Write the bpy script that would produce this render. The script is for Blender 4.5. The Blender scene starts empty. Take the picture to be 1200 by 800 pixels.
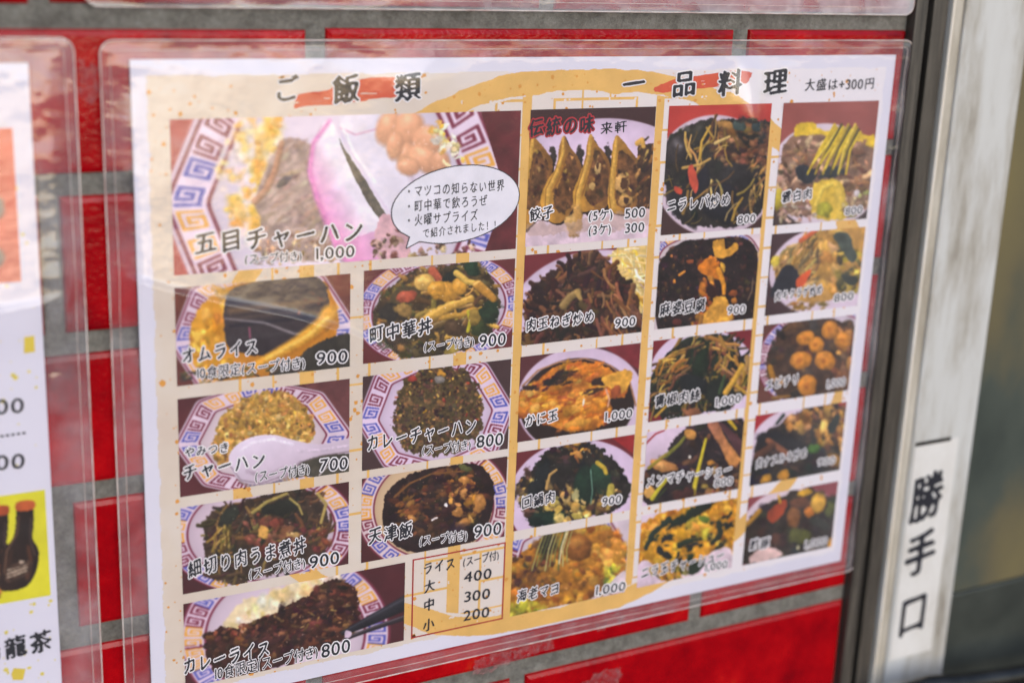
import bpy, math, random
import numpy as np
from mathutils import Matrix, Vector

# ------------------------------------------------------------------ scene basics
scene = bpy.context.scene
COL = scene.collection
Z0 = 1.60                                   # height of the menu's top edge above the pavement (m)

def W(x, y, d=0.0):
    """sheet millimetres (x right, y down, d out of the wall) -> world metres"""
    return (x / 1000.0, -d / 1000.0, Z0 - y / 1000.0)

# camera: 50 mm lens, 0.6 m from the wall, looking right and a little down
R = np.array([[0.87787165, -0.03803628, -0.47738308],
              [-0.09889653, 0.96095471, -0.25842893],
              [0.46857319, 0.27407896, 0.83983325]])
CPOS = np.array([-145.42222149, -54.31516536, -586.86007247])
FPX = 1669.2305
cam_d = bpy.data.cameras.new('camera')
cam = bpy.data.objects.new('camera', cam_d)
COL.objects.link(cam)
def _b(v): return Vector((v[0], v[2], -v[1]))
_r, _u, _f = _b(R[0]), -_b(R[1]), _b(R[2])
M4 = Matrix(((_r.x, _u.x, -_f.x, 0), (_r.y, _u.y, -_f.y, 0), (_r.z, _u.z, -_f.z, 0), (0, 0, 0, 1)))
M4.translation = Vector(W(CPOS[0], CPOS[1], -CPOS[2]))
cam.matrix_world = M4
cam_d.sensor_width = 36.0
cam_d.lens = FPX / 1200.0 * 36.0
cam_d.clip_start = 0.02
cam_d.clip_end = 400.0
cam_d.dof.use_dof = True
cam_d.dof.focus_distance = 0.690
cam_d.dof.aperture_fstop = 4.3
cam_d.dof.aperture_blades = 9
scene.camera = cam

# light: hazy bright sky and a very soft sun
SUN_EL, SUN_AZ = math.radians(24), math.radians(174)   # azimuth clockwise from +Y
wd = bpy.data.worlds.new('World')
scene.world = wd
wd.use_nodes = True
nt = wd.node_tree
sky = nt.nodes.new('ShaderNodeTexSky')
sky.sky_type = 'NISHITA'
sky.sun_disc = False
sky.sun_elevation = SUN_EL
sky.sun_rotation = SUN_AZ
sky.air_density = 1.0
sky.dust_density = 0.9
sky.ozone_density = 1.6
nt.links.new(sky.outputs[0], nt.nodes['Background'].inputs[0])
nt.nodes['Background'].inputs[1].default_value = 0.15
sd = bpy.data.lights.new('sun', 'SUN')
sd.energy = 1.0
sd.angle = math.radians(50)
sd.color = (1.0, 0.98, 0.975)
sun = bpy.data.objects.new('sun', sd)
COL.objects.link(sun)
_d = Vector((math.sin(SUN_AZ) * math.cos(SUN_EL), math.cos(SUN_AZ) * math.cos(SUN_EL), math.sin(SUN_EL)))
sun.rotation_euler = _d.to_track_quat('Z', 'Y').to_euler()
sun.location = (0, -3, 4)
scene.view_settings.view_transform = 'Standard'
scene.view_settings.look = 'None'
scene.view_settings.exposure = 0.33
scene.view_settings.gamma = 1.0
scene.cycles.transparent_max_bounces = 16
scene.cycles.max_bounces = 8

# ------------------------------------------------------------------ helpers
def lin(c):
    c = np.asarray(c, float)
    return np.where(c <= 0.04045, c / 12.92, ((c + 0.055) / 1.055) ** 2.4)
def hx(s):
    return np.array([int(s[i:i + 2], 16) for i in (0, 2, 4)]) / 255.0
def hl(s):
    return tuple(lin(hx(s))) + (1.0,)

def nmat(name, rough=0.5, spec=0.5):
    m = bpy.data.materials.new(name)
    m.use_nodes = True
    b = m.node_tree.nodes['Principled BSDF']
    b.inputs['Roughness'].default_value = rough
    b.inputs['Specular IOR Level'].default_value = spec
    return m, m.node_tree, b
def node(t, kind, **kw):
    n = t.nodes.new(kind)
    for k, v in kw.items(): setattr(n, k, v)
    return n
def noise_col(t, b, stops, scale=40, detail=6, rough=0.6, vec=None, sock='Base Color'):
    """object-space noise through a colour ramp into a socket"""
    tc = node(t, 'ShaderNodeTexCoord')
    mp = node(t, 'ShaderNodeMapping')
    if vec: mp.inputs['Scale'].default_value = vec
    t.links.new(tc.outputs['Object'], mp.inputs[0])
    n = node(t, 'ShaderNodeTexNoise')
    n.inputs['Scale'].default_value = scale
    n.inputs['Detail'].default_value = detail
    n.inputs['Roughness'].default_value = rough
    t.links.new(mp.outputs[0], n.inputs['Vector'])
    r = node(t, 'ShaderNodeValToRGB')
    e = r.color_ramp.elements
    while len(e) < len(stops): e.new(0.5)
    for el, (p, c) in zip(e, stops):
        el.position = p; el.color = c
    t.links.new(n.outputs['Fac'], r.inputs[0])
    if sock: t.links.new(r.outputs[0], b.inputs[sock])
    return n, r, mp
def bump(t, b, src, strength=0.3, dist=0.001):
    bn = node(t, 'ShaderNodeBump')
    bn.inputs['Strength'].default_value = strength
    bn.inputs['Distance'].default_value = dist
    t.links.new(src, bn.inputs['Height'])
    t.links.new(bn.outputs[0], b.inputs['Normal'])
    return bn

def link_mesh(name, me, mats=(), parent=None):
    for m in mats: me.materials.append(m)
    o = bpy.data.objects.new(name, me)
    COL.objects.link(o)
    if parent is not None: o.parent = parent
    return o
def thing(name, label, cat, group=None, loc=None):
    o = bpy.data.objects.new(name, None)
    COL.objects.link(o)
    o.empty_display_size = 0.02
    o['label'] = label; o['category'] = cat
    if group: o['group'] = group
    return o
class MB:
    """collects boxes, tubes and prisms in sheet millimetres -> ONE mesh object"""
    def __init__(s): s.v = []; s.f = []
    def add(s, vs, fs):
        n = len(s.v); s.v += vs; s.f += [tuple(i + n for i in f) for f in fs]
    def box(s, x0, x1, y0, y1, d0, d1, bev=0.0):
        if bev <= 0:
            v = [W(x, y, d) for d in (d0, d1) for y in (y0, y1) for x in (x0, x1)]
            s.add(v, [(0, 1, 3, 2), (4, 6, 7, 5), (0, 4, 5, 1), (2, 3, 7, 6), (0, 2, 6, 4), (1, 5, 7, 3)])
            return
        b = bev
        rings = [(0, d0), (0, d1 - b), (0.3 * b, d1 - 0.3 * b), (b, d1)]
        v = []; f = []
        for ins, d in rings:
            v += [W(x0 + ins, y0 + ins, d), W(x1 - ins, y0 + ins, d), W(x1 - ins, y1 - ins, d), W(x0 + ins, y1 - ins, d)]
        for k in range(3):
            for i in range(4):
                a = k * 4 + i; c = k * 4 + (i + 1) % 4
                f.append((a, c, c + 4, a + 4))
        f.append((12, 13, 14, 15)); f.append((3, 2, 1, 0))
        s.add(v, f)
    def tube(s, pts, rad, n=8, closed=False, flat=1.0):
        P = [Vector(p) for p in pts]; m = len(P); v = []; f = []
        for i, p in enumerate(P):
            a = P[(i - 1) % m] if closed or i > 0 else p
            c = P[(i + 1) % m] if closed or i < m - 1 else p
            t = (c - a).normalized()
            up = Vector((0, -1, 0)) if abs(t.y) < 0.9 else Vector((1, 0, 0))
            sx = t.cross(up).normalized(); sy = sx.cross(t).normalized()
            r = rad[i] if hasattr(rad, '__len__') else rad
            for k in range(n):
                an = 2 * math.pi * k / n
                v.append(tuple(p + sx * (r * math.cos(an)) + sy * (r * flat * math.sin(an))))
        for i in range(m if closed else m - 1):
            j = (i + 1) % m
            for k in range(n):
                f.append((i * n + k, i * n + (k + 1) % n, j * n + (k + 1) % n, j * n + k))
        if not closed:
            f.append(tuple(range(n - 1, -1, -1))); f.append(tuple((m - 1) * n + k for k in range(n)))
        s.add(v, f)
    def build(s, name, mat, parent=None, smooth=False):
        me = bpy.data.meshes.new(name)
        me.from_pydata(s.v, [], s.f); me.update()
        if smooth: me.polygons.foreach_set('use_smooth', [True] * len(me.polygons))
        return link_mesh(name, me, [mat] if not isinstance(mat, (list, tuple)) else mat, parent)

def grid_mesh(name, V, ny, nx, faces=None):
    """V: (ny*nx, 3) world positions -> quad grid mesh built from arrays"""
    me = bpy.data.meshes.new(name)
    if faces is None:
        i = np.arange((ny - 1) * nx).reshape(ny - 1, nx)[:, :-1].ravel()
        faces = np.stack([i, i + nx, i + nx + 1, i + 1], 1)
    raw_mesh(me, V, faces)
    return me
def raw_mesh(me, V, faces, midx=None):
    V = np.ascontiguousarray(V, np.float32); faces = np.ascontiguousarray(faces, np.int32)
    me.vertices.add(len(V)); me.vertices.foreach_set('co', V.ravel())
    me.loops.add(faces.size); me.loops.foreach_set('vertex_index', faces.ravel())
    me.polygons.add(len(faces))
    me.polygons.foreach_set('loop_start', np.arange(0, faces.size, 4, dtype=np.int32))
    try: me.polygons.foreach_set('loop_total', np.full(len(faces), 4, np.int32))
    except Exception: pass
    if midx is not None: me.polygons.foreach_set('material_index', midx.astype(np.int32))
    me.update(calc_edges=True)
def worldarr(x, y, d):
    return np.stack([x / 1000.0, -d / 1000.0 * np.ones_like(x), Z0 - y / 1000.0], -1).reshape(-1, 3)

# The sheet was measured off the slanted photograph; these two maps rectify between
# those slanted measures and flat millimetres on the sheet.
def to_slant(x, y):
    X = x - CPOS[0]; Y = y - CPOS[1]; Zc = -CPOS[2]
    c = [R[i, 0] * X + R[i, 1] * Y + R[i, 2] * Zc for i in range(3)]
    return 600 + FPX * c[0] / c[2], 400 + FPX * c[1] / c[2]
def to_mm(px, py):
    a = (np.asarray(px, float) - 600) / FPX; b = (np.asarray(py, float) - 400) / FPX
    d = [R[0, i] * a + R[1, i] * b + R[2, i] for i in range(3)]
    s = -CPOS[2] / d[2]
    return CPOS[0] + s * d[0], CPOS[1] + s * d[1]

# ------------------------------------------------------------------ noise tiles
_rs = np.random.RandomState(7)
def _vnoise(n, cells):
    g = _rs.rand(cells, cells)
    t = np.arange(n) * cells / n; i = t.astype(int); f = t - i; f = f * f * (3 - 2 * f)
    j = (i + 1) % cells
    A = g[i][:, i] * (1 - f)[None] + g[i][:, j] * f[None]
    B = g[j][:, i] * (1 - f)[None] + g[j][:, j] * f[None]
    return A * (1 - f)[:, None] + B * f[:, None]
def _fbm():
    a = sum(_vnoise(512, 8 * 2 ** k) * 0.55 ** k for k in range(6))
    a -= a.mean()
    return (a / a.std() * 0.5).astype(np.float32)
NT = [_fbm() for _ in range(4)]
def NZ(x, y, feat=8.0, seed=0):
    """fractal noise about 0 (+-1) with blotches of size feat"""
    k = 64.0 / feat
    ix = ((x * k) + 131 * seed).astype(int) & 511
    iy = ((y * k) + 57 * seed).astype(int) & 511
    return NT[seed % 4][iy, ix]

def smooth_poly(P, n=6):
    P = np.asarray(P, float); m = len(P); out = []
    for i in range(m):
        p0, p1, p2, p3 = P[i - 1], P[i], P[(i + 1) % m], P[(i + 2) % m]
        for k in range(n):
            t = k / n
            out.append(0.5 * (2 * p1 + (p2 - p0) * t + (2 * p0 - 5 * p1 + 4 * p2 - p3) * t * t + (3 * p1 - p0 - 3 * p2 + p3) * t ** 3))
    return np.array(out)
def inside(X, Y, P):
    P = np.asarray(P, float)
    r = np.zeros(X.shape, bool)
    x1, y1 = P[-1]
    for x2, y2 in P:
        if y1 != y2:
            c = ((y2 > Y) != (y1 > Y)) & (X < (x1 - x2) * (Y - y2) / (y1 - y2) + x2)
            r ^= c
        x1, y1 = x2, y2
    return r

SPIRAL = np.array([[int(c) for c in r] for r in
    ('11111110', '10000010', '10111010', '10101010', '10101010', '10100010', '10111110')], float)
BLUE, MAROON, GOLD = hx('4c52a8'), hx('74263a'), hx('dc9d3e')

class Print:
    """a printed picture: a colour sample grid on the sheet, painted with brush-like marks"""
    def __init__(s, x0, y0, x1, y1, bg='5b2428', res=3.0, seed=1):
        s.rect = (x0, y0, x1, y1); s.res = res
        nx = int((x1 - x0) * res) + 1; ny = int((y1 - y0) * res) + 1
        s.nx, s.ny = nx, ny
        s.mx, s.my = np.meshgrid(np.linspace(x0, x1, nx), np.linspace(y0, y1, ny))
        s.X, s.Y = to_slant(s.mx, s.my)
        s.rgb = np.zeros((ny, nx, 3)) + hx(bg)
        s.rs = np.random.RandomState(seed); s.seed = seed
        s.clip = None
        s.rgb *= (1 + 0.06 * NZ(s.X, s.Y, 30, seed))[..., None]
    def win(s, xa, ya, xb, yb):
        a, b = to_mm(np.array([xa, xb, xa, xb]), np.array([ya, ya, yb, yb]))
        x0, y0, x1, y1 = s.rect
        i0 = max(0, int((a.min() - x0) * s.res) - 1); i1 = min(s.nx, int((a.max() - x0) * s.res) + 3)
        j0 = max(0, int((b.min() - y0) * s.res) - 1); j1 = min(s.ny, int((b.max() - y0) * s.res) + 3)
        if i1 <= i0 or j1 <= j0: return None
        return (slice(j0, j1), slice(i0, i1))
    def put(s, sl, al, col):
        if s.clip is not None: al = al * s.clip[sl]
        al = al[..., None]
        s.rgb[sl] = s.rgb[sl] * (1 - al) + col * al
    def blob(s, x, y, a, b, th, col, dark=0.5, nz=0.25, soft=0.2, hi=0.0, grain=0.12):
        m = max(a, b) * 1.35 + 1
        sl = s.win(x - m, y - m, x + m, y + m)
        if sl is None: return
        X = s.X[sl] - x; Y = s.Y[sl] - y
        c, n = math.cos(th), math.sin(th)
        u = (X * c + Y * n) / a; v = (-X * n + Y * c) / b
        sd_ = int(s.rs.randint(1, 400))
        r = np.sqrt(u * u + v * v)
        if nz: r = r + 1.2 * nz * NZ(X, Y, max(2.2, min(a, b) * 1.1), sd_)
        al = np.clip((1 - r) / soft, 0, 1)
        nl = (-0.45 * X / a - 0.8 * Y / b)
        sh = 1 + dark * (0.32 * np.clip(nl, -1, 1) - 0.38 * np.clip(r, 0, 1) ** 3)
        if grain: sh = sh + 1.0 * grain * NZ(X, Y, 5.0, sd_ + 5)
        cc = np.asarray(col) * sh[..., None]
        if hi:
            g = np.exp(-(((u + 0.3) / 0.28) ** 2 + ((v + 0.35) / 0.22) ** 2)) * hi
            cc = cc + g[..., None]
        s.put(sl, al, cc)
    def stroke(s, pts, w0, w1, col, dark=0.5, soft=0.35, hi=0.0, nz=0.0, grain=0.08):
        P = np.asarray(pts, float); m = max(w0, w1) + 2
        sl = s.win(P[:, 0].min() - m, P[:, 1].min() - m, P[:, 0].max() + m, P[:, 1].max() + m)
        if sl is None: return
        X = s.X[sl]; Y = s.Y[sl]
        best = np.full(X.shape, 9.0); sg = np.zeros(X.shape)
        n = len(P) - 1
        for i in range(n):
            (ax, ay), (bx, by) = P[i], P[i + 1]
            dx, dy = bx - ax, by - ay; L2 = dx * dx + dy * dy + 1e-9
            t = np.clip(((X - ax) * dx + (Y - ay) * dy) / L2, 0, 1)
            ex = X - ax - t * dx; ey = Y - ay - t * dy
            w = w0 + (w1 - w0) * (i + t) / n
            d = np.sqrt(ex * ex + ey * ey) / np.maximum(w, 0.05)
            k = d < best
            best = np.where(k, d, best); sg = np.where(k, (-0.45 * ex - 0.8 * ey) / np.maximum(w, 0.05), sg)
        if nz: best = best + nz * NZ(X, Y, 5, s.seed + 3)
        al = np.clip((1 - best) / soft, 0, 1)
        sh = 1 + dark * (0.5 * np.clip(sg, -1, 1) - 0.45 * np.clip(best, 0, 1) ** 3)
        if grain: sh = sh + grain * NZ(X, Y, 3.0, s.seed + 9)
        cc = np.asarray(col) * sh[..., None]
        if hi: cc = cc + (hi * np.exp(-((sg - 0.45) / 0.2) ** 2))[..., None]
        s.put(sl, al, cc)
    def pmask(s, P, smooth=True, nz=0.0, feat=6):
        P = smooth_poly(P) if smooth else np.asarray(P, float)
        X, Y = s.X, s.Y
        if nz:
            X = X + nz * NZ(s.X, s.Y, feat, s.seed + 1); Y = Y + nz * NZ(s.X, s.Y, feat, s.seed + 2)
        return inside(X, Y, P)
    def poly(s, P, col, smooth=True, nz=0.0, mott=0.08, feat=10, al=1.0, grad=None):
        m = s.pmask(P, smooth, nz)
        sh = 1 + mott * NZ(s.X, s.Y, feat, s.seed + 4)
        c = np.asarray(hx(col) if isinstance(col, str) else col) * sh[..., None]
        if grad is not None:
            (x0, y0, x1, y1), c2 = grad
            t = np.clip(((s.X - x0) * (x1 - x0) + (s.Y - y0) * (y1 - y0)) / ((x1 - x0) ** 2 + (y1 - y0) ** 2), 0, 1)[..., None]
            c = c * (1 - t) + hx(c2) * sh[..., None] * t
        s.put((slice(None), slice(None)), m * al, c)
        return m
    def ell(s, x, y, a, b, th, col, mott=0.03, soft=0.02, al=1.0, shade=0.0):
        c, n = math.cos(th), math.sin(th)
        X = s.X - x; Y = s.Y - y
        r = np.sqrt(((X * c + Y * n) / a) ** 2 + ((-X * n + Y * c) / b) ** 2)
        sh = 1 + mott * NZ(s.X, s.Y, 14, s.seed) - shade * np.clip(r, 0, 1) ** 4
        s.put((slice(None), slice(None)), np.clip((1 - r) / soft, 0, 1) * al, (hx(col) if isinstance(col, str) else col) * sh[..., None])
    def scatter(s, P, n, a, ratio, pal, ang=None, dark=0.6, nz=0.3, hi=0.0, var=0.10, curve=None, soft=0.5):
        P = smooth_poly(P); x0, y0 = P.min(0); x1, y1 = P.max(0)
        k = 0; pal = [hx(p) for p in pal]
        while k < n:
            q = s.rs.rand(256, 2) * (x1 - x0, y1 - y0) + (x0, y0)
            q = q[inside(q[:, 0], q[:, 1], P)]
            for x, y in q:
                if k >= n: break
                A = a[0] + (a[1] - a[0]) * s.rs.rand() ** 1.5
                rt = ratio[0] + (ratio[1] - ratio[0]) * s.rs.rand()
                th = s.rs.rand() * math.pi if ang is None else ang[0] + ang[1] * (s.rs.rand() - 0.5) * 2
                c = pal[s.rs.randint(len(pal))] * (1 + var * s.rs.randn()) + 0.02 * s.rs.randn(3)
                c = np.clip(c, 0.01, 1)
                h = hi if s.rs.rand() < 0.5 else 0
                if curve:
                    dx, dy = math.cos(th) * A, math.sin(th) * A; cv = curve * (s.rs.rand() - 0.5) * 2
                    s.stroke([(x - dx, y - dy), (x - dx * .4 - dy * cv, y - dy * .4 + dx * cv), (x + dx * .4 - dy * cv, y + dy * .4 + dx * cv), (x + dx, y + dy)],
                             A * rt, A * rt * 0.8, c, dark, hi=h, nz=nz * .4)
                else:
                    s.blob(x, y, A, A * rt, th, c, dark, nz, soft, h)
                k += 1
    def soften(s, n=1):
        for _ in range(n):
            q = np.pad(s.rgb, ((1, 1), (1, 1), (0, 0)), mode='edge')
            s.rgb = (q[1:-1, 1:-1] * 2 + q[:-2, 1:-1] + q[2:, 1:-1] + q[1:-1, :-2] + q[1:-1, 2:]) / 6
    def glints(s, P, n, r=(0.6, 1.3), col='fff2e0', al=0.9):
        P = smooth_poly(P); x0, y0 = P.min(0); x1, y1 = P.max(0); k = 0
        while k < n:
            x, y = s.rs.rand(2) * (x1 - x0, y1 - y0) + (x0, y0)
            if not inside(np.array([x]), np.array([y]), P)[0]: continue
            s.blob(x, y, r[0] + (r[1] - r[0]) * s.rs.rand(), 0.5, s.rs.rand() * 3, hx(col), 0, 0.2, 0.6, 0, 0); k += 1
    def tone(s, amp=0.1, feat=12, seed=11):
        s.rgb *= (1 + amp * NZ(s.X, s.Y, feat, seed))[..., None]
    def rim(s, x, y, a, b, th=0.0, oct_=False, body='d9c3d6', inner='dcc8da', r=(0.96, 0.92, 0.78, 0.74), n=36, t0=0.0, seq='ggbbmm', rot=0.3927, edge=None, pow_=60, fade=0.0, mar=0.0):
        """bowl with a band of square spirals between two thin lines; r: outer line, band out, band in, inner line"""
        c, q = math.cos(th), math.sin(th)
        X = s.X - x; Y = s.Y - y
        u = (X * c + Y * q) / a; v = (-X * q + Y * c) / b
        if oct_:
            rho = sum(np.abs(u * math.cos(k * math.pi / 4 + rot) + v * math.sin(k * math.pi / 4 + rot)) ** pow_ for k in range(4)) ** (1.0 / pow_)
        else: rho = np.sqrt(u * u + v * v)
        full = (slice(None), slice(None))
        m = np.clip((1 - rho) / 0.012, 0, 1)
        bc = hx(body) * (1 + 0.03 * NZ(s.X, s.Y, 20, s.seed))[..., None]
        bc = bc * (1 - 0.18 * np.clip((rho - 0.965) / 0.035, 0, 1))[..., None]
        s.put(full, m, bc)
        s.put(full, np.clip((r[3] - rho) / 0.012, 0, 1), hx(inner) * (1 - 0.10 * (rho / r[3]) ** 6 * 1.0)[..., None])
        lw = 0.011
        for rr in (r[0], r[3]):
            s.put(full, np.clip(1.4 - np.abs(rho - rr) / lw, 0, 1) * (1 - fade), hx(edge) if edge else MAROON)
        t = np.arctan2(v, u) / (2 * math.pi) * n + t0
        ci = np.floor(t).astype(int); f = t - ci
        f = np.where(ci % 2 == 0, f, 1 - f)
        w = (rho - r[2]) / (r[1] - r[2])
        ok = (w > 0) & (w < 1)
        ww = np.where(ci % 2 == 0, w, 1 - w)
        fm = (f - mar) / (1 - 2 * mar)
        pat = SPIRAL[np.clip((ww * 7).astype(int), 0, 6), np.clip((fm * 8).astype(int), 0, 7)] * ok * ((fm > 0) & (fm < 1))
        cols = {'g': GOLD, 'b': BLUE, 'm': MAROON}
        lut = np.array([cols[k] for k in seq])
        cc = lut[ci % len(seq)]
        s.put(full, pat * 0.92 * (1 - fade), cc)
        return rho
    def build(s, name, mat, depth, parent=None, label=None, gain=1.0, lift=0.0, cont=True):
        V = worldarr(s.mx.ravel(), s.my.ravel(), np.full(s.mx.size, depth))
        me = grid_mesh(name, V, s.ny, s.nx)
        c = np.clip(s.rgb, 0, 1)
        q = np.pad(c, ((1, 1), (1, 1), (0, 0)), mode='edge')       # the soft dot of a printed photo
        c = (q[1:-1, 1:-1] * 2 + q[:-2, 1:-1] + q[2:, 1:-1] + q[1:-1, :-2] + q[1:-1, 2:]) / 6
        if cont:
            g = c.mean(-1, keepdims=True)
            c = np.clip(g + (c - g) * 1.12, 0, 1)
            k = c.max(-1, keepdims=True)
            w = np.clip(k, 1e-3, 1)
            c = c * ((w ** 1.17 * 1.03) / w)
            c = np.clip(c, 0, 1)
        c = np.clip(lin(c) * gain - lift + 0.004, 0.004, 0.95).reshape(-1, 3)
        ca = me.color_attributes.new('print', 'FLOAT_COLOR', 'POINT')
        ca.data.foreach_set('color', np.concatenate([c, np.ones((len(c), 1))], 1).astype(np.float32).ravel())
        o = link_mesh(name, me, [mat], parent)
        if label: o['label'] = label
        return o

# ------------------------------------------------------------------ lettering
GS = 72                                   # glyph raster lines per em
_gc = {}
_tc = bpy.data.curves.new('glyph', 'FONT'); _to = bpy.data.objects.new('glyph', _tc); COL.objects.link(_to)
def glyph(ch):
    if ch in _gc: return _gc[ch]
    if ch in ' \u3000':
        g = (np.zeros((GS, GS // 2)), 0.5); _gc[ch] = g; return g
    _tc.body = ch
    bpy.context.view_layer.update()
    ev = _to.evaluated_get(bpy.context.evaluated_depsgraph_get())
    me = ev.to_mesh(); me.calc_loop_triangles()
    co = np.array([v.co[:2] for v in me.vertices]); tr = [t.vertices[:] for t in me.loop_triangles]
    ev.to_mesh_clear()
    wide = ord(ch) > 0x2000
    adv = 1.0 if wide else float(co[:, 0].max() + 0.10)
    w = int(GS * adv) + 2
    img = np.zeros((GS, w), bool)
    px = co[:, 0] * GS; py = (0.88 - co[:, 1]) * GS
    for t in tr:
        x = px[list(t)]; y = py[list(t)]
        i0, i1 = max(0, int(x.min() - .5)), min(w, int(x.max() + 1.5)); j0, j1 = max(0, int(y.min() - .5)), min(GS, int(y.max() + 1.5))
        if i1 <= i0 or j1 <= j0: continue
        X, Y = np.meshgrid(np.arange(i0, i1) + .5, np.arange(j0, j1) + .5)
        d = [(x[(k + 1) % 3] - x[k]) * (Y - y[k]) - (y[(k + 1) % 3] - y[k]) * (X - x[k]) for k in range(3)]
        img[j0:j1, i0:i1] |= ((d[0] >= 0) & (d[1] >= 0) & (d[2] >= 0)) | ((d[0] <= 0) & (d[1] <= 0) & (d[2] <= 0))
    _gc[ch] = (img.astype(float), adv)
    return _gc[ch]
def shift(a, dx, dy):
    b = np.zeros_like(a); h, w = a.shape
    b[max(0, dy):h + min(0, dy), max(0, dx):w + min(0, dx)] = a[max(0, -dy):h + min(0, -dy), max(0, -dx):w + min(0, -dx)]
    return b
def blur(a, n=2):
    for _ in range(n):
        a = (a + shift(a, 1, 0) + shift(a, -1, 0)) / 3
        a = (a + shift(a, 0, 1) + shift(a, 0, -1)) / 3
    return a
def dilate(a, r):
    for k in range(int(r)):
        b = np.maximum(np.maximum(shift(a, 1, 0), shift(a, -1, 0)), np.maximum(shift(a, 0, 1), shift(a, 0, -1)))
        if k % 2: b = np.maximum(b, np.maximum(np.maximum(shift(a, 1, 1), shift(a, -1, -1)), np.maximum(shift(a, 1, -1), shift(a, -1, 1))))
        a = np.maximum(a, b)
    return a
STY = {'brush': (0.17, 4, 0.12), 'head': (0.12, 5, 0.12), 'note': (0.10, 3, 0.10), 'hand': (0.08, 3, 0.08), 'num': (0.05, 2, 0.0), 'thin': (0.0, 1, 0.0)}
def string_mask(txt, style='brush', pad=12):
    sh, nib, var = STY[style]
    gl = [glyph(c) for c in txt]
    tot = sum(g[1] for g in gl)
    w = int(tot * GS) + 2 * pad + 4; h = GS + 2 * pad
    img = np.zeros((h, w)); x = 0.0
    for g, adv in gl:
        a = g
        if sh:
            o = np.zeros((GS, g.shape[1]))
            for i in range(g.shape[1]):
                o[:, i] = np.roll(g[:, i], -int(round(sh * (i - GS * adv / 2))))
            a = o
        if style in ('brush', 'head', 'hand') and adv == 1.0:      # brush hands leave air between characters
            n_ = GS; s_ = 0.90
            ii = np.clip(((np.arange(n_) + .5 - n_ / 2) / s_ + n_ / 2).astype(int), 0, n_ - 1)
            edge = np.abs((np.arange(n_) + .5 - n_ / 2) / s_) < n_ / 2
            o = a[ii][:, ii] * edge[:, None] * edge[None, :]
            a = np.zeros_like(a); a[:n_, :n_] = o
        i = pad + int(x * GS)
        img[pad:pad + GS, i:i + a.shape[1]] = np.maximum(img[pad:pad + GS, i:i + a.shape[1]], a)
        x += adv
    d = img.copy()
    for k in range(1, nib + 1):                  # slanted nib thickens the strokes
        d = np.maximum(d, shift(img, k - nib // 2, (k - nib // 2) // 2))
    if style == 'num': d = dilate(img, 1)
    d = blur(d, 3 if nib > 2 else 1)
    yy, xx = np.mgrid[0:h, 0:w]
    th = 0.49 + var * NZ(xx, yy, 26, len(txt) + 3)
    return d > th, tot, pad
def rle(mask):
    m = np.zeros((mask.shape[0], mask.shape[1] + 2), np.int8); m[:, 1:-1] = mask
    d = np.diff(m, axis=1)
    j, a = np.nonzero(d == 1); j2, b = np.nonzero(d == -1)
    return j, a, b
def ink_object(name, layers, fmap, mats, parent=None, label=None):
    """layers: (mask, depth, material slot); every inked run of every raster line is one face"""
    VV = []; FF = []; MI = []; n = 0
    for mask, depth, slot in layers:
        j, a, b = rle(mask)
        if len(j) == 0: continue
        u = np.stack([a, b, b, a], 1).astype(float); v = np.stack([j, j, j + 1, j + 1], 1).astype(float)
        x, y = fmap(u, v)
        VV.append(worldarr(x.ravel(), y.ravel(), np.full(x.size, depth)))
        f = np.arange(len(j) * 4).reshape(-1, 4)[:, ::-1] + n; n += len(j) * 4
        FF.append(f); MI.append(np.full(len(j), slot))
    me = bpy.data.meshes.new(name)
    raw_mesh(me, np.concatenate(VV), np.concatenate(FF), np.concatenate(MI))
    o = link_mesh(name, me, mats, parent)
    if label: o['label'] = label
    return o
def letter(name, txt, p0, p1, h, mats, parent, style='brush', halo=0.0, depth=0.30, squeeze=0.97, merge=None):
    """a line of lettering whose middle runs from p0 to p1 (slanted measures), letters h tall"""
    m, tot, pad = string_mask(txt, style, 16)
    (x0, x1), (y0, y1) = to_mm([p0[0], p1[0]], [p0[1], p1[1]])
    xm, ym = (p0[0] + p1[0]) / 2, (p0[1] + p1[1]) / 2
    (_, _), (ya, yb) = to_mm([xm, xm], [ym - h / 2, ym + h / 2])
    H = (yb - ya) / 0.90
    L = math.hypot(x1 - x0, y1 - y0); dx, dy = (x1 - x0) / L, (y1 - y0) / L
    sx = L / tot / GS; sy = H / GS
    def fmap(u, v):
        uu = (u - pad) * sx; vv = (v - pad - GS * 0.5) * sy
        return x0 + uu * dx - vv * dy, y0 + uu * dy + vv * dx
    lay = []
    if halo:
        lay.append((dilate(m.astype(float), max(1, round(halo / sy))) > 0.5, depth - 0.06, 1))
    lay.append((m, depth, 0))
    return ink_object(name, lay, fmap, mats, parent)

# ------------------------------------------------------------------ materials
m_tile, t, b = nmat('glazed red tile', 0.16, 0.28)
noise_col(t, b, [(0.3, hl('6a000a')), (0.42, hl('90000a')), (0.54, hl('a4020c')), (0.64, hl('b40a10')), (0.74, hl('b83416'))], 22, 9, 0.7)
n2 = node(t, 'ShaderNodeTexNoise'); n2.inputs['Scale'].default_value = 420; n2.inputs['Detail'].default_value = 3
tc = node(t, 'ShaderNodeTexCoord'); t.links.new(tc.outputs['Object'], n2.inputs['Vector'])
bump(t, b, n2.outputs['Fac'], 0.32, 0.0010)
rr = node(t, 'ShaderNodeMapRange'); rr.inputs[3].default_value = 0.10; rr.inputs[4].default_value = 0.24
t.links.new(n2.outputs['Fac'], rr.inputs[0]); t.links.new(rr.outputs[0], b.inputs['Roughness'])

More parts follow.
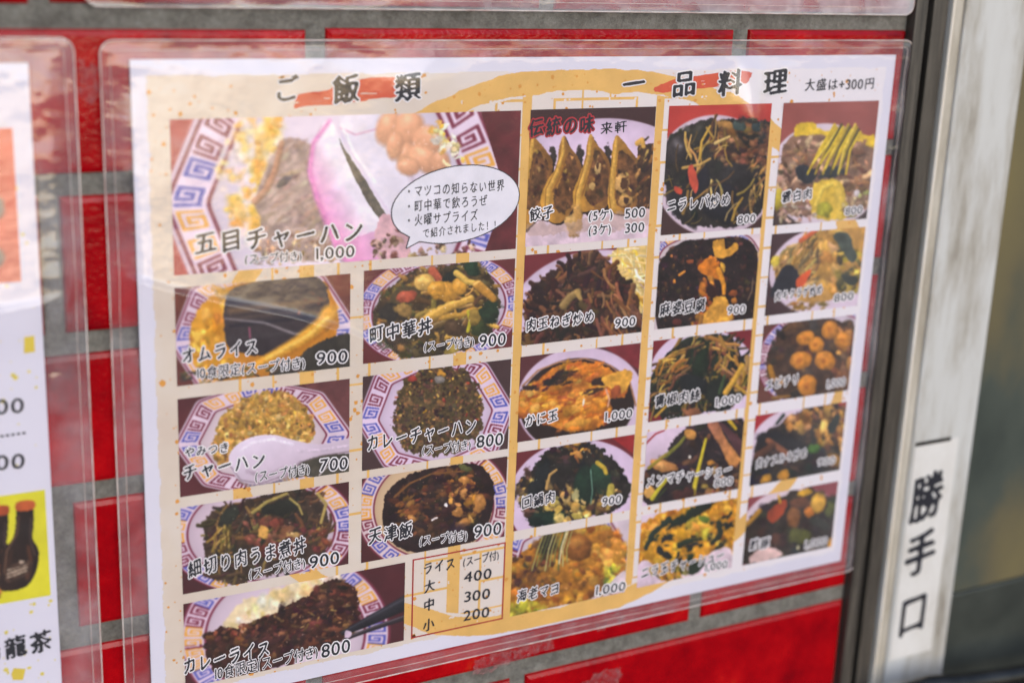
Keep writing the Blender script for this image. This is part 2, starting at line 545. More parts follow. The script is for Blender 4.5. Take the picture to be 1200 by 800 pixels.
m_grout, t, b = nmat('cement grout', 0.95, 0.2)
n, r, _ = noise_col(t, b, [(0.28, hl('524d46')), (0.45, hl('7a766f')), (0.58, hl('918e86')), (0.7, hl('aaa79f'))], 120, 10, 0.8)
bump(t, b, n.outputs['Fac'], 1.0, 0.003)

m_paper, t, b = nmat('white print paper', 0.55, 0.3)
noise_col(t, b, [(0.3, hl('dcd7e6')), (0.7, hl('e4dfec'))], 12, 3)

m_cream, t, b = nmat('cream printed ground', 0.55, 0.3)
_, r, mp = noise_col(t, b, [(0.3, hl('d8c5b6')), (0.5, hl('decebf')), (0.72, hl('e2d5cc'))], 26, 5, 0.6, sock=None)
tc = node(t, 'ShaderNodeTexCoord'); sx = node(t, 'ShaderNodeSeparateXYZ'); t.links.new(tc.outputs['Object'], sx.inputs[0])
mr = node(t, 'ShaderNodeMapRange'); mr.inputs[1].default_value = 0.10; mr.inputs[2].default_value = 0.36   # the print fades to white rightwards
t.links.new(sx.outputs[0], mr.inputs[0])
mx = node(t, 'ShaderNodeMix', data_type='RGBA'); mx.inputs[7].default_value = hl('ece4ea')
t.links.new(mr.outputs[0], mx.inputs[0]); t.links.new(r.outputs[0], mx.inputs[6]); t.links.new(mx.outputs[2], b.inputs['Base Color'])

def flat(name, c, rough=0.55, spec=0.3):
    m, t, b = nmat(name, rough, spec)
    a = np.array(lin(hx(c)))
    noise_col(t, b, [(0.3, tuple(a * 0.9) + (1,)), (0.7, tuple(np.minimum(a * 1.08, .95)) + (1,))], 60, 4)
    return m
m_gold = flat('gold print', 'e6b566')
m_fleck = flat('gold fleck print', 'dd9a45')
m_redink = flat('red frame ink', 'a82c2c')
m_brush = flat('vermilion brush print', 'd4573a')
m_ink = flat('black ink', '26262e')
m_ink2 = flat('grey black ink', '3c3a40')
m_halo = flat('white letter outline', 'f0eaed')
m_rhalo = flat('red letter outline', 'b03038')
m_bub = flat('bubble white', 'e9e4ee')

m_print, t, b = nmat('colour photo print', 0.5, 0.3)
ca = node(t, 'ShaderNodeVertexColor'); ca.layer_name = 'print'
t.links.new(ca.outputs[0], b.inputs['Base Color'])

def film_material(name):
    """clear laminating film: mostly see-through, glossy, milky or whitened for glare where the attribute 'haze' says so"""
    m = bpy.data.materials.new(name); m.use_nodes = True
    t = m.node_tree; t.nodes.clear()
    out = node(t, 'ShaderNodeOutputMaterial')
    tr = node(t, 'ShaderNodeBsdfTransparent'); tr.inputs[0].default_value = (0.985, 0.98, 0.985, 1)
    df = node(t, 'ShaderNodeBsdfDiffuse'); df.inputs[0].default_value = (0.88, 0.84, 0.89, 1)
    gl = node(t, 'ShaderNodeBsdfGlossy'); gl.inputs['Roughness'].default_value = 0.13
    tc = node(t, 'ShaderNodeTexCoord')
    ns = node(t, 'ShaderNodeTexNoise'); ns.inputs['Scale'].default_value = 60; ns.inputs['Detail'].default_value = 4
    t.links.new(tc.outputs['Object'], ns.inputs['Vector'])
    bn = node(t, 'ShaderNodeBump'); bn.inputs['Strength'].default_value = 0.35; bn.inputs['Distance'].default_value = 0.001
    t.links.new(ns.outputs['Fac'], bn.inputs['Height']); t.links.new(bn.outputs[0], gl.inputs['Normal'])
    fr = node(t, 'ShaderNodeFresnel'); fr.inputs[0].default_value = 1.52
    mu = node(t, 'ShaderNodeMath', operation='MULTIPLY'); mu.inputs[1].default_value = 1.35; mu.use_clamp = True
    geo = node(t, 'ShaderNodeNewGeometry')
    bk = node(t, 'ShaderNodeMix', data_type='FLOAT'); bk.inputs[3].default_value = 0.04   # same loss from either side
    t.links.new(geo.outputs['Backfacing'], bk.inputs[0]); t.links.new(fr.outputs[0], bk.inputs[2])
    t.links.new(bk.outputs[0], mu.inputs[0])
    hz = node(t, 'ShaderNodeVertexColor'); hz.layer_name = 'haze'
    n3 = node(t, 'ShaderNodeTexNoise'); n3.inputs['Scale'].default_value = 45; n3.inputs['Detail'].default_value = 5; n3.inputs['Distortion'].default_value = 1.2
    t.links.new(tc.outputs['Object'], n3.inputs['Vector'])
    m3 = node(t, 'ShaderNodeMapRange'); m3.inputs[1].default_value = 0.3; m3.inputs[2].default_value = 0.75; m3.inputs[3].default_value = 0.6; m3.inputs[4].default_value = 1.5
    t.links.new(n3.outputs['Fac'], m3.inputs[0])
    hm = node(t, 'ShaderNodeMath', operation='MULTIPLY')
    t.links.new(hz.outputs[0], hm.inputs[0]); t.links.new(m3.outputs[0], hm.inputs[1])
    a = node(t, 'ShaderNodeMixShader'); c = node(t, 'ShaderNodeMixShader')
    t.links.new(hm.outputs[0], a.inputs[0]); t.links.new(tr.outputs[0], a.inputs[1]); t.links.new(df.outputs[0], a.inputs[2])
    t.links.new(mu.outputs[0], c.inputs[0]); t.links.new(a.outputs[0], c.inputs[1]); t.links.new(gl.outputs[0], c.inputs[2])
    t.links.new(c.outputs[0], out.inputs[0])
    return m
m_film = film_material('clear laminating film')
m_bead, t, b = nmat('milky film edge', 0.18, 0.6)
b.inputs['Base Color'].default_value = hl('d2b4ac'); b.inputs['Alpha'].default_value = 0.68
noise_col(t, b, [(0.35, hl('c8a8a2')), (0.5, hl('e6d4cc')), (0.7, hl('f4ece6'))], 70, 3)

m_frame, t, b = nmat('weathered dark steel frame', 0.45, 0.5)
n, r, _ = noise_col(t, b, [(0.25, hl('26231f')), (0.45, hl('403a34')), (0.6, hl('554e46')), (0.78, hl('6f675d'))], 34, 9, 0.75, (6, 6, 0.45))
bump(t, b, n.outputs['Fac'], 0.15, 0.001)
m_gap, t, b = nmat('near-black gap and bar', 0.8, 0.2)
noise_col(t, b, [(0.3, hl('15120f')), (0.7, hl('26211c'))], 50, 3)
m_door, t, b = nmat('grimy white painted aluminium', 0.42, 0.4)
n, r, _ = noise_col(t, b, [(0.28, hl('7c7265')), (0.40, hl('aca69d')), (0.53, hl('c6c4c1')), (0.8, hl('cfcecc'))], 13, 10, 0.68, (3, 3, 0.6))
bump(t, b, n.outputs['Fac'], 0.05, 0.001)
m_dirt, t, b = nmat('stained white aluminium', 0.5, 0.4)
noise_col(t, b, [(0.25, hl('8d8272')), (0.5, hl('b3aa9c')), (0.75, hl('cdc6bb'))], 22, 8, 0.7, (3, 3, 0.7))
m_edge, t, b = nmat('pale bare edge', 0.35, 0.5)
noise_col(t, b, [(0.3, hl('d9cbb8')), (0.7, hl('ece4dc'))], 60, 5, 0.6, (2, 2, 0.4))
m_glass, t, b = nmat('mottled figured glass', 0.22, 0.5)
n, r, _ = noise_col(t, b, [(0.2, hl('2c3230')), (0.4, hl('4c514a')), (0.52, hl('686049')), (0.66, hl('776c4b')), (0.8, hl('86764f'))], 6.0, 8, 0.55, (1.2, 1, 0.8))  # olive and grey mottling painted into the pane colour
bump(t, b, n.outputs['Fac'], 0.1, 0.003)
m_rail, t, b = nmat('dark grey lower panel', 0.4, 0.5)
noise_col(t, b, [(0.3, hl('30332f')), (0.55, hl('444741')), (0.8, hl('5c5e55'))], 14, 8, 0.65)
m_stick, t, b = nmat('white vinyl sticker', 0.4, 0.4)
noise_col(t, b, [(0.3, hl('bfb7ae')), (0.45, hl('d6d1cc')), (0.65, hl('e0dcd9'))], 26, 8, 0.7, (1, 1, .6))
m_hand, t, b = nmat('dark metal handle', 0.25, 0.6)
b.inputs['Metallic'].default_value = 0.8
noise_col(t, b, [(0.3, hl('2c2a28')), (0.7, hl('474340'))], 40, 4)
m_pave, t, b = nmat('grey asphalt pavement', 0.9, 0.3)
noise_col(t, b, [(0.3, hl('47464a')), (0.7, hl('5f5d5e'))], 3, 8, 0.7)

# ------------------------------------------------------------------ ground
mb = MB()
mb.add([(-60, -60, 0), (60, -60, 0), (60, 20, 0), (-60, 20, 0)], [(0, 1, 2, 3)])
gr = mb.build('pavement', m_pave); gr['kind'] = 'structure'

# ------------------------------------------------------------------ tiled wall
wall = thing('tiled_wall', 'glossy red brick-tiled wall with grey cement joints behind the laminated menus', 'wall')
PX_, PY_ = 229.4, 67.55
mb = MB(); mb.box(-900, 421.3, -520, 1600, -60, -4.4)
mb.build('grout', m_grout, wall)
rs = np.random.RandomState(3)
mb = MB()
y = -17.2 - PY_ * 7; k = -7
while y < 1590:
    off = 80.7 if k % 2 == 0 else 80.7 - PX_ / 2
    x = off - PX_ * 5
    while x < 421:
        a, c = x + 4.0, min(x + PX_ - 4.0, 420.9)
        a = max(a, -899)
        if c - a > 4:
            j = rs.randn(5) * 0.35
            mb.box(a + j[0], min(c + j[1], 421.1), y + 4.5 + j[2], y + PY_ - 4.5 + j[3], -6, -2.2 + j[4] * 0.6, 2.8)
        x += PX_
    y += PY_; k += 1
mb.build('tile_facing', m_tile, wall)
# scraps of tape residue and pink sheen on the tiles; the two at the left are painted reflections
m_patch, t, b = nmat('tape residue and pink sheen', 0.5, 0.4)
noise_col(t, b, [(0.35, hl('9a4c52')), (0.7, hl('c48f90'))], 200, 6, 0.8)
noise_col(t, b, [(0.38, (0.04, 0.04, 0.04, 1)), (0.62, (0.55, 0.55, 0.55, 1))], 330, 8, 0.8, sock='Alpha')
def patch(P, nz, seed, nm='residue_and_sheen', d=-2.05, mat=None, par=None):
    P = smooth_poly(P, 5) if len(P) > 6 else np.array(P, float)
    x0, y0 = P.min(0) - 2; x1, y1 = P.max(0) + 2
    q = 4.0
    X, Y = np.meshgrid(np.arange(x0, x1, 1 / q), np.arange(y0, y1, 1 / q))
    m = inside(X + nz * NZ(X, Y, 5, seed), Y + nz * NZ(X, Y, 5, seed + 1), P)
    m &= NZ(X, Y, 4.0, seed + 2) < 1.0
    return ink_object(nm, [(m, d, 0)], lambda u, v: (x0 + u / q, y0 + v / q), [mat or m_patch], par or wall)
patch([(167, 309), (214, 304), (216, 312), (168, 318)], 1.2, 5)
patch([(242, 303.5), (250, 302.8), (249, 309), (244, 308)], 1.5, 9)
patch([(255, 303), (262, 302.5), (258, 307)], 1.0, 13)
patch([(232, 337), (245, 333), (262, 335), (258, 346), (240, 345)], 2.2, 17)
patch([(-21, 0), (-12, 2), (-12.5, 13), (-16, 17), (-20, 15)], 1.3, 21)  # pinkish reflection painted on the tiles in the left gap
patch([(-22, 58), (-12, 60), (-12, 95), (-17, 106), (-22, 96)], 1.8, 25)  # longer painted reflection in the same gap

# ------------------------------------------------------------------ back door at the right
fr = thing('door_frame', 'weathered dark grey steel door frame standing between red tiles and white door', 'door frame')
mb = MB(); mb.box(421.6, 427.6, -460, 1600, -40, 2.0, 0.8); mb.build('frame_fin', m_frame, fr)
mb = MB(); mb.box(427.7, 433.2, -460, 1600, -40, -1.2, 0.8); mb.build('frame_channel', m_frame, fr)
mb = MB(); mb.box(433.3, 438.4, -460, 1600, -40, -10, 0.2); mb.build('dark_gap', m_gap, fr)  # near-black strip set back between the frame members
mb = MB(); mb.box(438.5, 449.3, -460, 1600, -40, -2.4, 0.8); mb.build('door_stop', m_frame, fr)

dr = thing('back_door', 'grimy white framed back door with mottled olive glass beside the red tiles', 'door')
mb = MB(); mb.box(449.6, 451.6, -440, 1595, -34, 0.8, 0.9); mb.build('stile_lip', m_edge, dr)
mb = MB(); mb.box(451.7, 460.0, -440, 1595, -34, -1.6, 0.7); mb.build('stile_rebate', m_dirt, dr)
mb = MB(); mb.box(460.1, 511.0, -440, 1595, -34, 0.0, 1.4); st = mb.build('stile', m_door, dr)
mb = MB(); mb.box(511.1, 1080, -440, 348, -34, -16); mb.build('glass_pane', m_glass, dr)
mb = MB(); mb.box(511.1, 1080, 348.2, 1595, -34, -13.5, 1.0); mb.build('lower_panel', m_rail, dr)
mb = MB(); mb.box(1080.2, 1145, -440, 1595, -34, 0.0, 1.4); mb.build('stile', m_door, dr)
mb = MB(); mb.box(449.6, 1145, -500, -440.2, -34, 0.2, 1.4); mb.build('top_rail', m_door, dr)
# lever handle: boss plate and a long bar
mb = MB()
def at_depth(px, py, d):
    u = (px - 600) / FPX; v = (py - 400) / FPX
    q = [R[0, i] * u + R[1, i] * v + R[2, i] for i in range(3)]
    s = (-d - CPOS[2]) / q[2]
    return CPOS[0] + s * q[0], CPOS[1] + s * q[1]
_h = [at_depth(*q, 26) for q in [(1046, 828), (1060, 813), (1085, 805), (1130, 802), (1180, 795), (1240, 783), (1320, 770)]]
mb.tube([W(x, y, 26) for x, y in _h], [0.004, 0.0068, 0.0078, 0.008, 0.008, 0.008, 0.008], 16, flat=0.8)
mb.box(470, 500, 415, 520, 0.2, 5, 2)
mb.tube([W(485, 432, 4), W(486, 428, 24)], 0.009, 14)
hd = mb.build('door_handle', m_hand, dr, True)

sk = thing('door_sticker', 'narrow white vertical sticker lettered for the back entrance on the white door stile', 'sticker')
mb = MB(); mb.box(462.3, 497.5, 230.6, 374.5, 0.1, 0.35); mb.build('sticker_face', m_stick, sk)
def vglyph(ch, cx, cy, w, h, d=0.5):
    m, tot, pad = string_mask(ch, 'head', 8)
    def fmap(u, v): return cx + ((u - pad) / GS - 0.5) * w, cy + ((v - pad) / GS - 0.5) * h
    return ink_object('lettering', [(m, d, 0)], fmap, [m_ink], sk)
vglyph('勝', 476.2, 266, 30, 37)
vglyph('手', 476.8, 303.5, 29, 34)
vglyph('口', 477.0, 345, 28, 34)
mb = MB(); mb.box(461.8, 490.5, 229.2, 231.5, 0.36, 0.8); mb.build('top_bar', m_gap, sk)  # near-black bar across the top of the sticker

# ------------------------------------------------------------------ laminating pouches
def film(parent, x0, y0, x1, y1, hfun, hzfun, rad=6.0, step=0.9, inner=4.2):
    nx = int((x1 - x0) / step) + 1; ny = int((y1 - y0) / step) + 1
    X, Y = np.meshgrid(np.linspace(x0, x1, nx), np.linspace(y0, y1, ny))
    # pull the corner samples onto the rounded outline
    cx = np.clip(X, x0 + rad, x1 - rad); cy = np.clip(Y, y0 + rad, y1 - rad)
    ex, ey = X - cx, Y - cy
    mx_ = np.maximum(np.abs(ex), np.abs(ey)); dd = np.sqrt(ex * ex + ey * ey) + 1e-9
    k = np.where((np.abs(ex) > 0) & (np.abs(ey) > 0), mx_ / dd, 1.0)
    X = cx + ex * k; Y = cy + ey * k
    H = hfun(X, Y)
    me = grid_mesh('laminate_film', worldarr(X.ravel(), Y.ravel(), H.ravel()), ny, nx)
    me.polygons.foreach_set('use_smooth', [True] * len(me.polygons))
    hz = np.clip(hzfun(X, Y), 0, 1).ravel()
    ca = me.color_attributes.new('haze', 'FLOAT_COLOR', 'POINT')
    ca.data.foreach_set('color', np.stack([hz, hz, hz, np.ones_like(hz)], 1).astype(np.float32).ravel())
    link_mesh('laminate_film', me, [m_film], parent)
    def ring(ins, r, lift):
        P = []
        q = max(0.5, rad - ins)
        def seg(xa, ya, xb, yb):
            n = max(2, int(math.hypot(xb - xa, yb - ya) / 4))
            for i in range(n): P.append((xa + (xb - xa) * i / n, ya + (yb - ya) * i / n))
        def arc(cx, cy, a0):
            for i in range(6):
                a = a0 + math.pi / 2 * i / 6
                P.append((cx + q * math.cos(a), cy + q * math.sin(a)))
        xa, xb, ya, yb = x0 + ins, x1 - ins, y0 + ins, y1 - ins
        seg(xa + q, ya, xb - q, ya); arc(xb - q, ya + q, -math.pi / 2)
        seg(xb, ya + q, xb, yb - q); arc(xb - q, yb - q, 0)
        seg(xb - q, yb, xa + q, yb); arc(xa + q, yb - q, math.pi / 2)
        seg(xa, yb - q, xa, ya + q); arc(xa + q, ya + q, math.pi)
        P = np.array(P)
        hh = hfun(P[:, 0], P[:, 1])
        mb = MB(); mb.tube([W(p[0], p[1], h + lift) for p, h in zip(P, hh)], r, 6, True)
        return mb
    a = ring(0.3, 0.00034, 0.05)
    a.build('sealed_edge', m_bead, parent, True)
    ring(inner, 0.00014, 0.0).build('weld_line', m_bead, parent, True)

def sstep(a, b, x):
    t = np.clip((x - a) / (b - a), 0, 1)
    return t * t * (3 - 2 * t)
def edge_d(X, Y, x0, y0, x1, y1):
    return np.minimum(np.minimum(X - x0, x1 - X), np.minimum(Y - y0, y1 - Y))

def crease_ridge(X, Y, pts, amp, sig):
    P = np.array([to_mm(*q) for q in pts], float)
    yl = np.interp(X, P[:, 0], P[:, 1])
    t = np.clip((X - P[0, 0]) / 12, 0, 1) * np.clip((P[-1, 0] - X) / 40, 0, 1)
    return amp * np.exp(-((Y - yl) / sig) ** 2) * t, yl
def menu_height(X, Y):
    e = edge_d(X, Y, -12.3, -8, 423.5, 305)
    h = 0.7 + 0.5 * sstep(0, 14, e)
    w = sstep(0, 14, e)
    # the film has lifted in a shallow pillow at the top left, ending in a crease
    r, yl = crease_ridge(X, Y, [(128, 300), (145, 322), (190, 335), (260, 351), (330, 364), (400, 384), (460, 410)], 1.6, 1.7)
    up = (0.05 * (Y + 8) + 0.00032 * (Y + 8) ** 2) * (1 - sstep(0, 26, Y - yl))
    h = h + w * up * (1 - sstep(70, 200, X)) + w * r
    h = h + sstep(1, 8, e) * 6.5 * np.exp(-((X - 313 - 0.10 * (Y - 20)) / 9) ** 2) * sstep(-7, 34, Y) * (1 - sstep(34, 75, Y))
    h = h + sstep(1, 8, e) * 2.4 * np.exp(-((X - 128) / 16) ** 2) * sstep(-7, 10, Y) * (1 - sstep(12, 40, Y))
    h = h + w * 0.3 * NZ(X, Y, 120, 3)
    # ripples in the free margin
    mrg = 1 - sstep(8, 16, e)
    h = h + mrg * sstep(0, 3, e) * 0.36 * NZ(X * 0.4, Y, 11, 2)
    return np.maximum(h, 0.55)
def menu_haze_glare(X, Y):
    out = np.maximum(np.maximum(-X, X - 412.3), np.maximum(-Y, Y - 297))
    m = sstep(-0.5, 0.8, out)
    return 0.012 + m * (0.085 + 0.06 * NZ(X, Y, 26, 1)) + 0.03 * sstep(320, 400, X) * (1 - m)  # last term whitens the right side, standing in for glare on the film

menu = thing('laminated_menu', 'large laminated food menu with grid of dish photos and prices on red tiles', 'menu')
mb = MB(); mb.box(0, 412.3, 0, 297, -0.4, 0.0); paper = mb.build('paper', m_paper, menu)

def rag(name, x0, y0, x1, y1, mat, depth, nz=0.8, parent=None, q=2.0):
    X, Y = np.meshgrid(np.arange(x0 - 2, x1 + 2, 1 / q), np.arange(y0 - 2, y1 + 2, 1 / q))
    m = inside(X + nz * NZ(X, Y, 9, 3), Y + nz * NZ(X, Y, 9, 5), [(x0, y0), (x1, y0), (x1, y1), (x0, y1)])
    return ink_object(name, [(m, depth, 0)], lambda u, v: (x0 - 2 + u / q, y0 - 2 + v / q), [mat], parent)
rag('cream_ground', 6.3, 6.4, 406, 289.5, m_cream, 0.04, 0.7, paper)

# the gold roundel printed behind the pictures: a ring with a lattice of strokes inside
q = 3.0
X, Y = np.meshgrid(np.arange(40, 400, 1 / q), np.arange(2, 296, 1 / q))
ry = np.sqrt(((X - 219) / 193) ** 2 + ((Y - 151) / 146) ** 2)
wob = 0.012 * NZ(X, Y, 30, 6)
inn = np.sqrt(((X - 219) / 183) ** 2 + ((Y - 151) / 135.5) ** 2)
g = (ry + wob < 1) & (inn + wob > 1)
ins = inn < 1
lat = np.zeros_like(g)
gx, gy = (X - 12) % 15.6, (Y - 3) % 16.2
lat |= (gx < 1.2) & (((X - 12) // 15.6 + (Y - 3) // 16.2) % 3 != 0)
lat |= (gy < 1.2) & (((X - 12) // 15.6 + 2 * ((Y - 3) // 16.2)) % 4 != 1)
for xa, xb in ((72, 79), (150, 157), (182.5, 187.5), (258.2, 262.5), (330, 333)): lat |= (X > xa) & (X < xb) & (np.abs(NZ(X, Y, 90, 2)) < 1.6)
g |= lat & ins
g |= inside(X, Y, [(182, 262), (190, 240), (190, 290), (182, 292)]) & (inn > 0.8)
g &= NZ(X, Y, 5, 9) < 1.25
ink_object('gold_roundel', [(g, 0.08, 0)], lambda u, v: (40 + u / q, 2 + v / q), [m_gold], paper)
# gold flecks strewn over the ground
def flecks(x0, y0, x1, y1, n, seed, big=0.15, par=None, rmin=0.35, rmax=1.1, mat=None, depth=0.12):
    rs = np.random.RandomState(seed); mb = MB()
    for _ in range(n):
        cx, cy = x0 + rs.rand() * (x1 - x0), y0 + rs.rand() * (y1 - y0)
        r = rmin + (rmax - rmin) * rs.rand() ** 3
        if rs.rand() < big * 0.2: r *= 1.7
        k = rs.randint(4, 7); a0 = rs.rand() * 6.28
        v = [W(cx + r * (0.6 + 0.5 * rs.rand()) * math.cos(a0 + 6.283 * i / k), cy + r * (0.6 + 0.5 * rs.rand()) * math.sin(a0 + 6.283 * i / k), depth) for i in range(k)]
        mb.add(v, [tuple(range(k))])
    return mb.build('gold_flecks', mat or m_fleck, par)
flecks(7, 7, 405, 289, 1900, 4, par=paper, rmin=0.4, rmax=1.5)

# vermilion brush swashes under the headings
def swash(name, P, parent, seed):
    P = np.array([np.array(to_mm(*p)) for p in P], float)
    x0, y0 = P.min(0) - 3; x1, y1 = P.max(0) + 3; q = 5.0
    X, Y = np.meshgrid(np.arange(x0, x1, 1 / q), np.arange(y0, y1, 1 / q))
    m = inside(X + 2.2 * NZ(X * 0.35, Y, 4, seed), Y + 0.6 * NZ(X * 0.25, Y, 3, seed + 1), smooth_poly(P))
    m &= NZ(X * 0.16, Y, 1.6, seed + 2) < 0.85
    return ink_object(name, [(m, 0.16, 0)], lambda u, v: (x0 + u / q, y0 + v / q), [m_brush], parent)

def heading(chars, parent):
    for ch, x, y, s in chars:
        letter('heading_letter', ch, (x - s * 0.5, y + 0.4), (x + s * 0.5, y - 0.4), s, [m_ink, m_halo], parent, 'head', 0.55, 0.34)
h1 = swash('heading_brushmark', [(346, 112), (380, 104), (420, 94), (468, 91), (466, 112), (430, 117), (396, 121), (360, 124), (346, 125)], menu, 3)
h2 = swash('heading_brushmark', [(766, 104), (790, 94), (830, 86), (868, 82), (880, 86), (874, 98), (840, 102), (800, 104), (776, 108)], menu, 8)
heading([('ご', 335, 104, 33), ('飯', 405, 104, 36), ('類', 477, 102, 35)], h1)
heading([('一', 742, 98, 30), ('品', 801, 98, 32), ('料', 855, 97, 32), ('理', 908, 96, 32)], h2)
letter('size_note', '大盛は+300円', (942, 99.5), (1025, 97.5), 15, [m_ink2], menu, 'hand', 0, 0.3)

# ------------------------------------------------------------------ dish photos
C0L, C0R, C1L, C1R, KR = 15.6, 96.5, 103.1, 181.9, 126.6
C2L, C2R, C3L, C3R, C4L, C4R = 187.1, 258.1, 266.0, 330.3, 338.0, 403.6
PR_D = 0.20
def dish(pr, label, name=None, note=None, price=None, gain=1.0):
    o = pr.build('dish_photo', m_print, PR_D, menu, label, 1.08, 0.004)
    k = [m_ink, m_halo]
    if name:
        for tx, p0, p1, h in (name if isinstance(name, list) else [name]):
            letter('dish_name', tx, p0, p1, h, k, o, 'brush', 0.6, 0.34)
    if note:
        for tx, p0, p1, h in (note if isinstance(note, list) else [note]):
            letter('dish_note', tx, p0, p1, h, k, o, 'note', 0.42, 0.34)
    if price:
        for tx, p0, p1, h in (price if isinstance(price, list) else [price]):
            letter('dish_price', tx, p0, p1, h, k, o, 'num', 0.6, 0.36)
    return o
A = math.radians

# 1 --- mixed fried rice, large picture
p = Print(C0L, 24.6, C1R, 90.8, 'a8434a', 3.0, 11)
p.poly([(540, 120), (620, 120), (620, 300), (540, 300)], '6b2a30', False)
p.rim(400, 238, 199, 198, 0, True, 'e2cfe0', 'e0d2e2', (0.955, 0.925, 0.77, 0.73), 36, 2.2, 'ggbbmm', mar=.08)
p.scatter([(265, 150), (330, 135), (340, 200), (310, 285), (268, 262), (255, 200)], 120, (6, 15), (.5, .9), ['e4cf94', 'e2c272', 'e6d9d2', 'e0d0c2', 'e2b862', 'ebe0de', 'e8dcdc'], None, .18, .35, 0, .04, None, .9)
p.scatter([(302, 140), (332, 148), (314, 200), (304, 236), (310, 266), (268, 262), (272, 226), (296, 192)], 60, (5, 12), (.5, .9), ['e0ac48', 'dca040', 'e4bc62', 'd89c48', 'e6c880'], None, .25, .35, 0, .04, None, .8)
p.soften(1)
p.poly([(325, 170), (350, 163), (372, 180), (378, 240), (384, 300), (310, 300), (306, 262), (300, 232)], 'ab938f', True, 2, .16, 9)
p.scatter([(325, 175), (360, 170), (378, 240), (384, 298), (312, 298), (305, 262)], 80, (6, 16), (.14, .3), ['9c7f7a', 'ae948e', '927268', 'baa298', 'a78474'], (A(-35), .35), .3, .3, 0, .05, None, .9)
p.soften(2)
p.stroke([(299, 236), (312, 222), (322, 200), (330, 168)], 5, 4, hx('b0806a'), .4)
p.blob(333, 212, 13, 5, -.7, hx('5d5662'), .3)
p.scatter([(310, 285), (380, 270), (395, 305), (300, 308)], 60, (3, 7), (.4, .8), ['a57b5c', 'c29c74', '8a6a5c', 'cfb294'], None, .5)
S1 = [(384, 140), (398, 160), (430, 214), (462, 262), (474, 284), (440, 302), (400, 304), (384, 266), (367, 222), (361, 200), (368, 166)]
p.poly([(x - 2, y + 2) for x, y in S1], '9a7488', True, .6, .05, 10, .6)
p.poly(S1, 'd995c2', True, .8, .05, 14, 1, ((362, 214, 396, 196), 'ebe1ec'))
p.stroke([(386, 142), (367, 168), (363, 200), (371, 232), (386, 270), (402, 298)], 4, 6, hx('d884bc'), .1, 1.0)
p.poly([(404, 285), (450, 270), (472, 290), (440, 306), (404, 306)], 'd98cbc', True, 1, .06, 14, .6)
p.soften(1)
p.poly([(398, 134), (448, 132), (462, 170), (478, 205), (492, 240), (480, 276), (452, 240), (420, 190)], 'e3dae6', True, .6, .04, 20)
p.stroke([(399, 150), (416, 158), (446, 150)], 2, 1.6, hx('d0a2bc'), .1, 1.0)
p.poly([(397, 163), (406, 178), (430, 214), (452, 250), (474, 276), (462, 274), (436, 246), (414, 206)], '6a6258', True, .6, .15, 8)
p.stroke([(452, 134), (466, 172), (482, 208), (494, 244)], 5, 6, hx('c9b8c6'), .1, 1.0)
p.stroke([(400, 146), (414, 178), (440, 214)], 3, 3, hx('f4ecf4'), .0, 1.0)
p.poly([(452, 250), (476, 270), (478, 300), (445, 305), (440, 270)], 'd2a8b0', True, 1.5, .1)
for q_ in [(455, 150, 16, 24, .3), (478, 150, 20, 26, .5), (500, 165, 22, 24, .9), (476, 182, 14, 18, .2), (498, 188, 26, 16, .6), (478, 196, 16, 12, 0), (515, 190, 14, 16, .4), (462, 170, 12, 20, .1)]:
    p.blob(*q_, hx('e0a988') * (1 + .04 * p.rs.randn()), .45, .06, .3, .08, .03)
p.glints([(455, 140), (505, 150), (520, 195), (475, 200)], 22, (1, 3), 'f2cdbb', .6)
p.scatter([(512, 140), (535, 160), (545, 200), (525, 195), (508, 160)], 26, (4, 9), (.5, .8), ['e8c24a', 'dccfa0', 'e0d8cc', 'd8b060'], None, .3)
p.scatter([(440, 275), (520, 270), (560, 290), (500, 305), (440, 305)], 60, (3, 8), (.4, .8), ['8c6a58', 'b39480', '6b4c44', 'caa890'], None, .5)
p.poly([(563, 130), (576, 122), (620, 122), (620, 300), (566, 300), (592, 226)], '672a2f', False, 0, .1, 14)
dish(p, 'largest dish photo, mixed fried rice with pink fish cake slices and a shrimp', ('五目チャーハン', (225, 285), (427, 269), 27), ('(スープ付き)', (286, 303.5), (354, 299), 12), ('1,000', (366, 297), (417, 293), 17))

# 2 --- omelette rice
p = Print(C0L, 96.3, C0R, 140.4, '6f3c38', 3.0, 12)
p.poly([(200, 330), (420, 310), (420, 345), (200, 365)], '8a5140', False, 0, .12, 14, .6)
p.rim(308, 392, 103, 84, A(-6), True, 'd8c2d0', 'd8c4c4', (0.965, 0.93, 0.76, 0.72), 24, 1.0, 'bbmmgg', fade=.15, mar=.06)
p.poly([(268, 336), (300, 328), (350, 322), (380, 330), (396, 372), (384, 408), (330, 436), (270, 448), (232, 432), (222, 392), (238, 356)], 'd39a3c', True, 1.2, .08, 14, 1, ((222, 390, 300, 390), 'b87a2e'))
p.scatter([(262, 342), (240, 362), (226, 392), (236, 432), (268, 428), (268, 380)], 40, (6, 14), (.4, .7), ['dba342', 'd0943a', 'e2b255', 'bf8032'], (A(80), .5), .25)
p.scatter([(225, 390), (236, 400), (240, 430), (228, 420)], 10, (3, 6), (.5, .8), ['e0b85a', 'c89038'], None, .2)
p.poly([(266, 345), (300, 330), (350, 322), (377, 328), (387, 366), (374, 386), (345, 402), (310, 416), (280, 412), (264, 398)], '574b4c', True, .8, .07, 10, 1, ((300, 322, 306, 416), '40383e'))
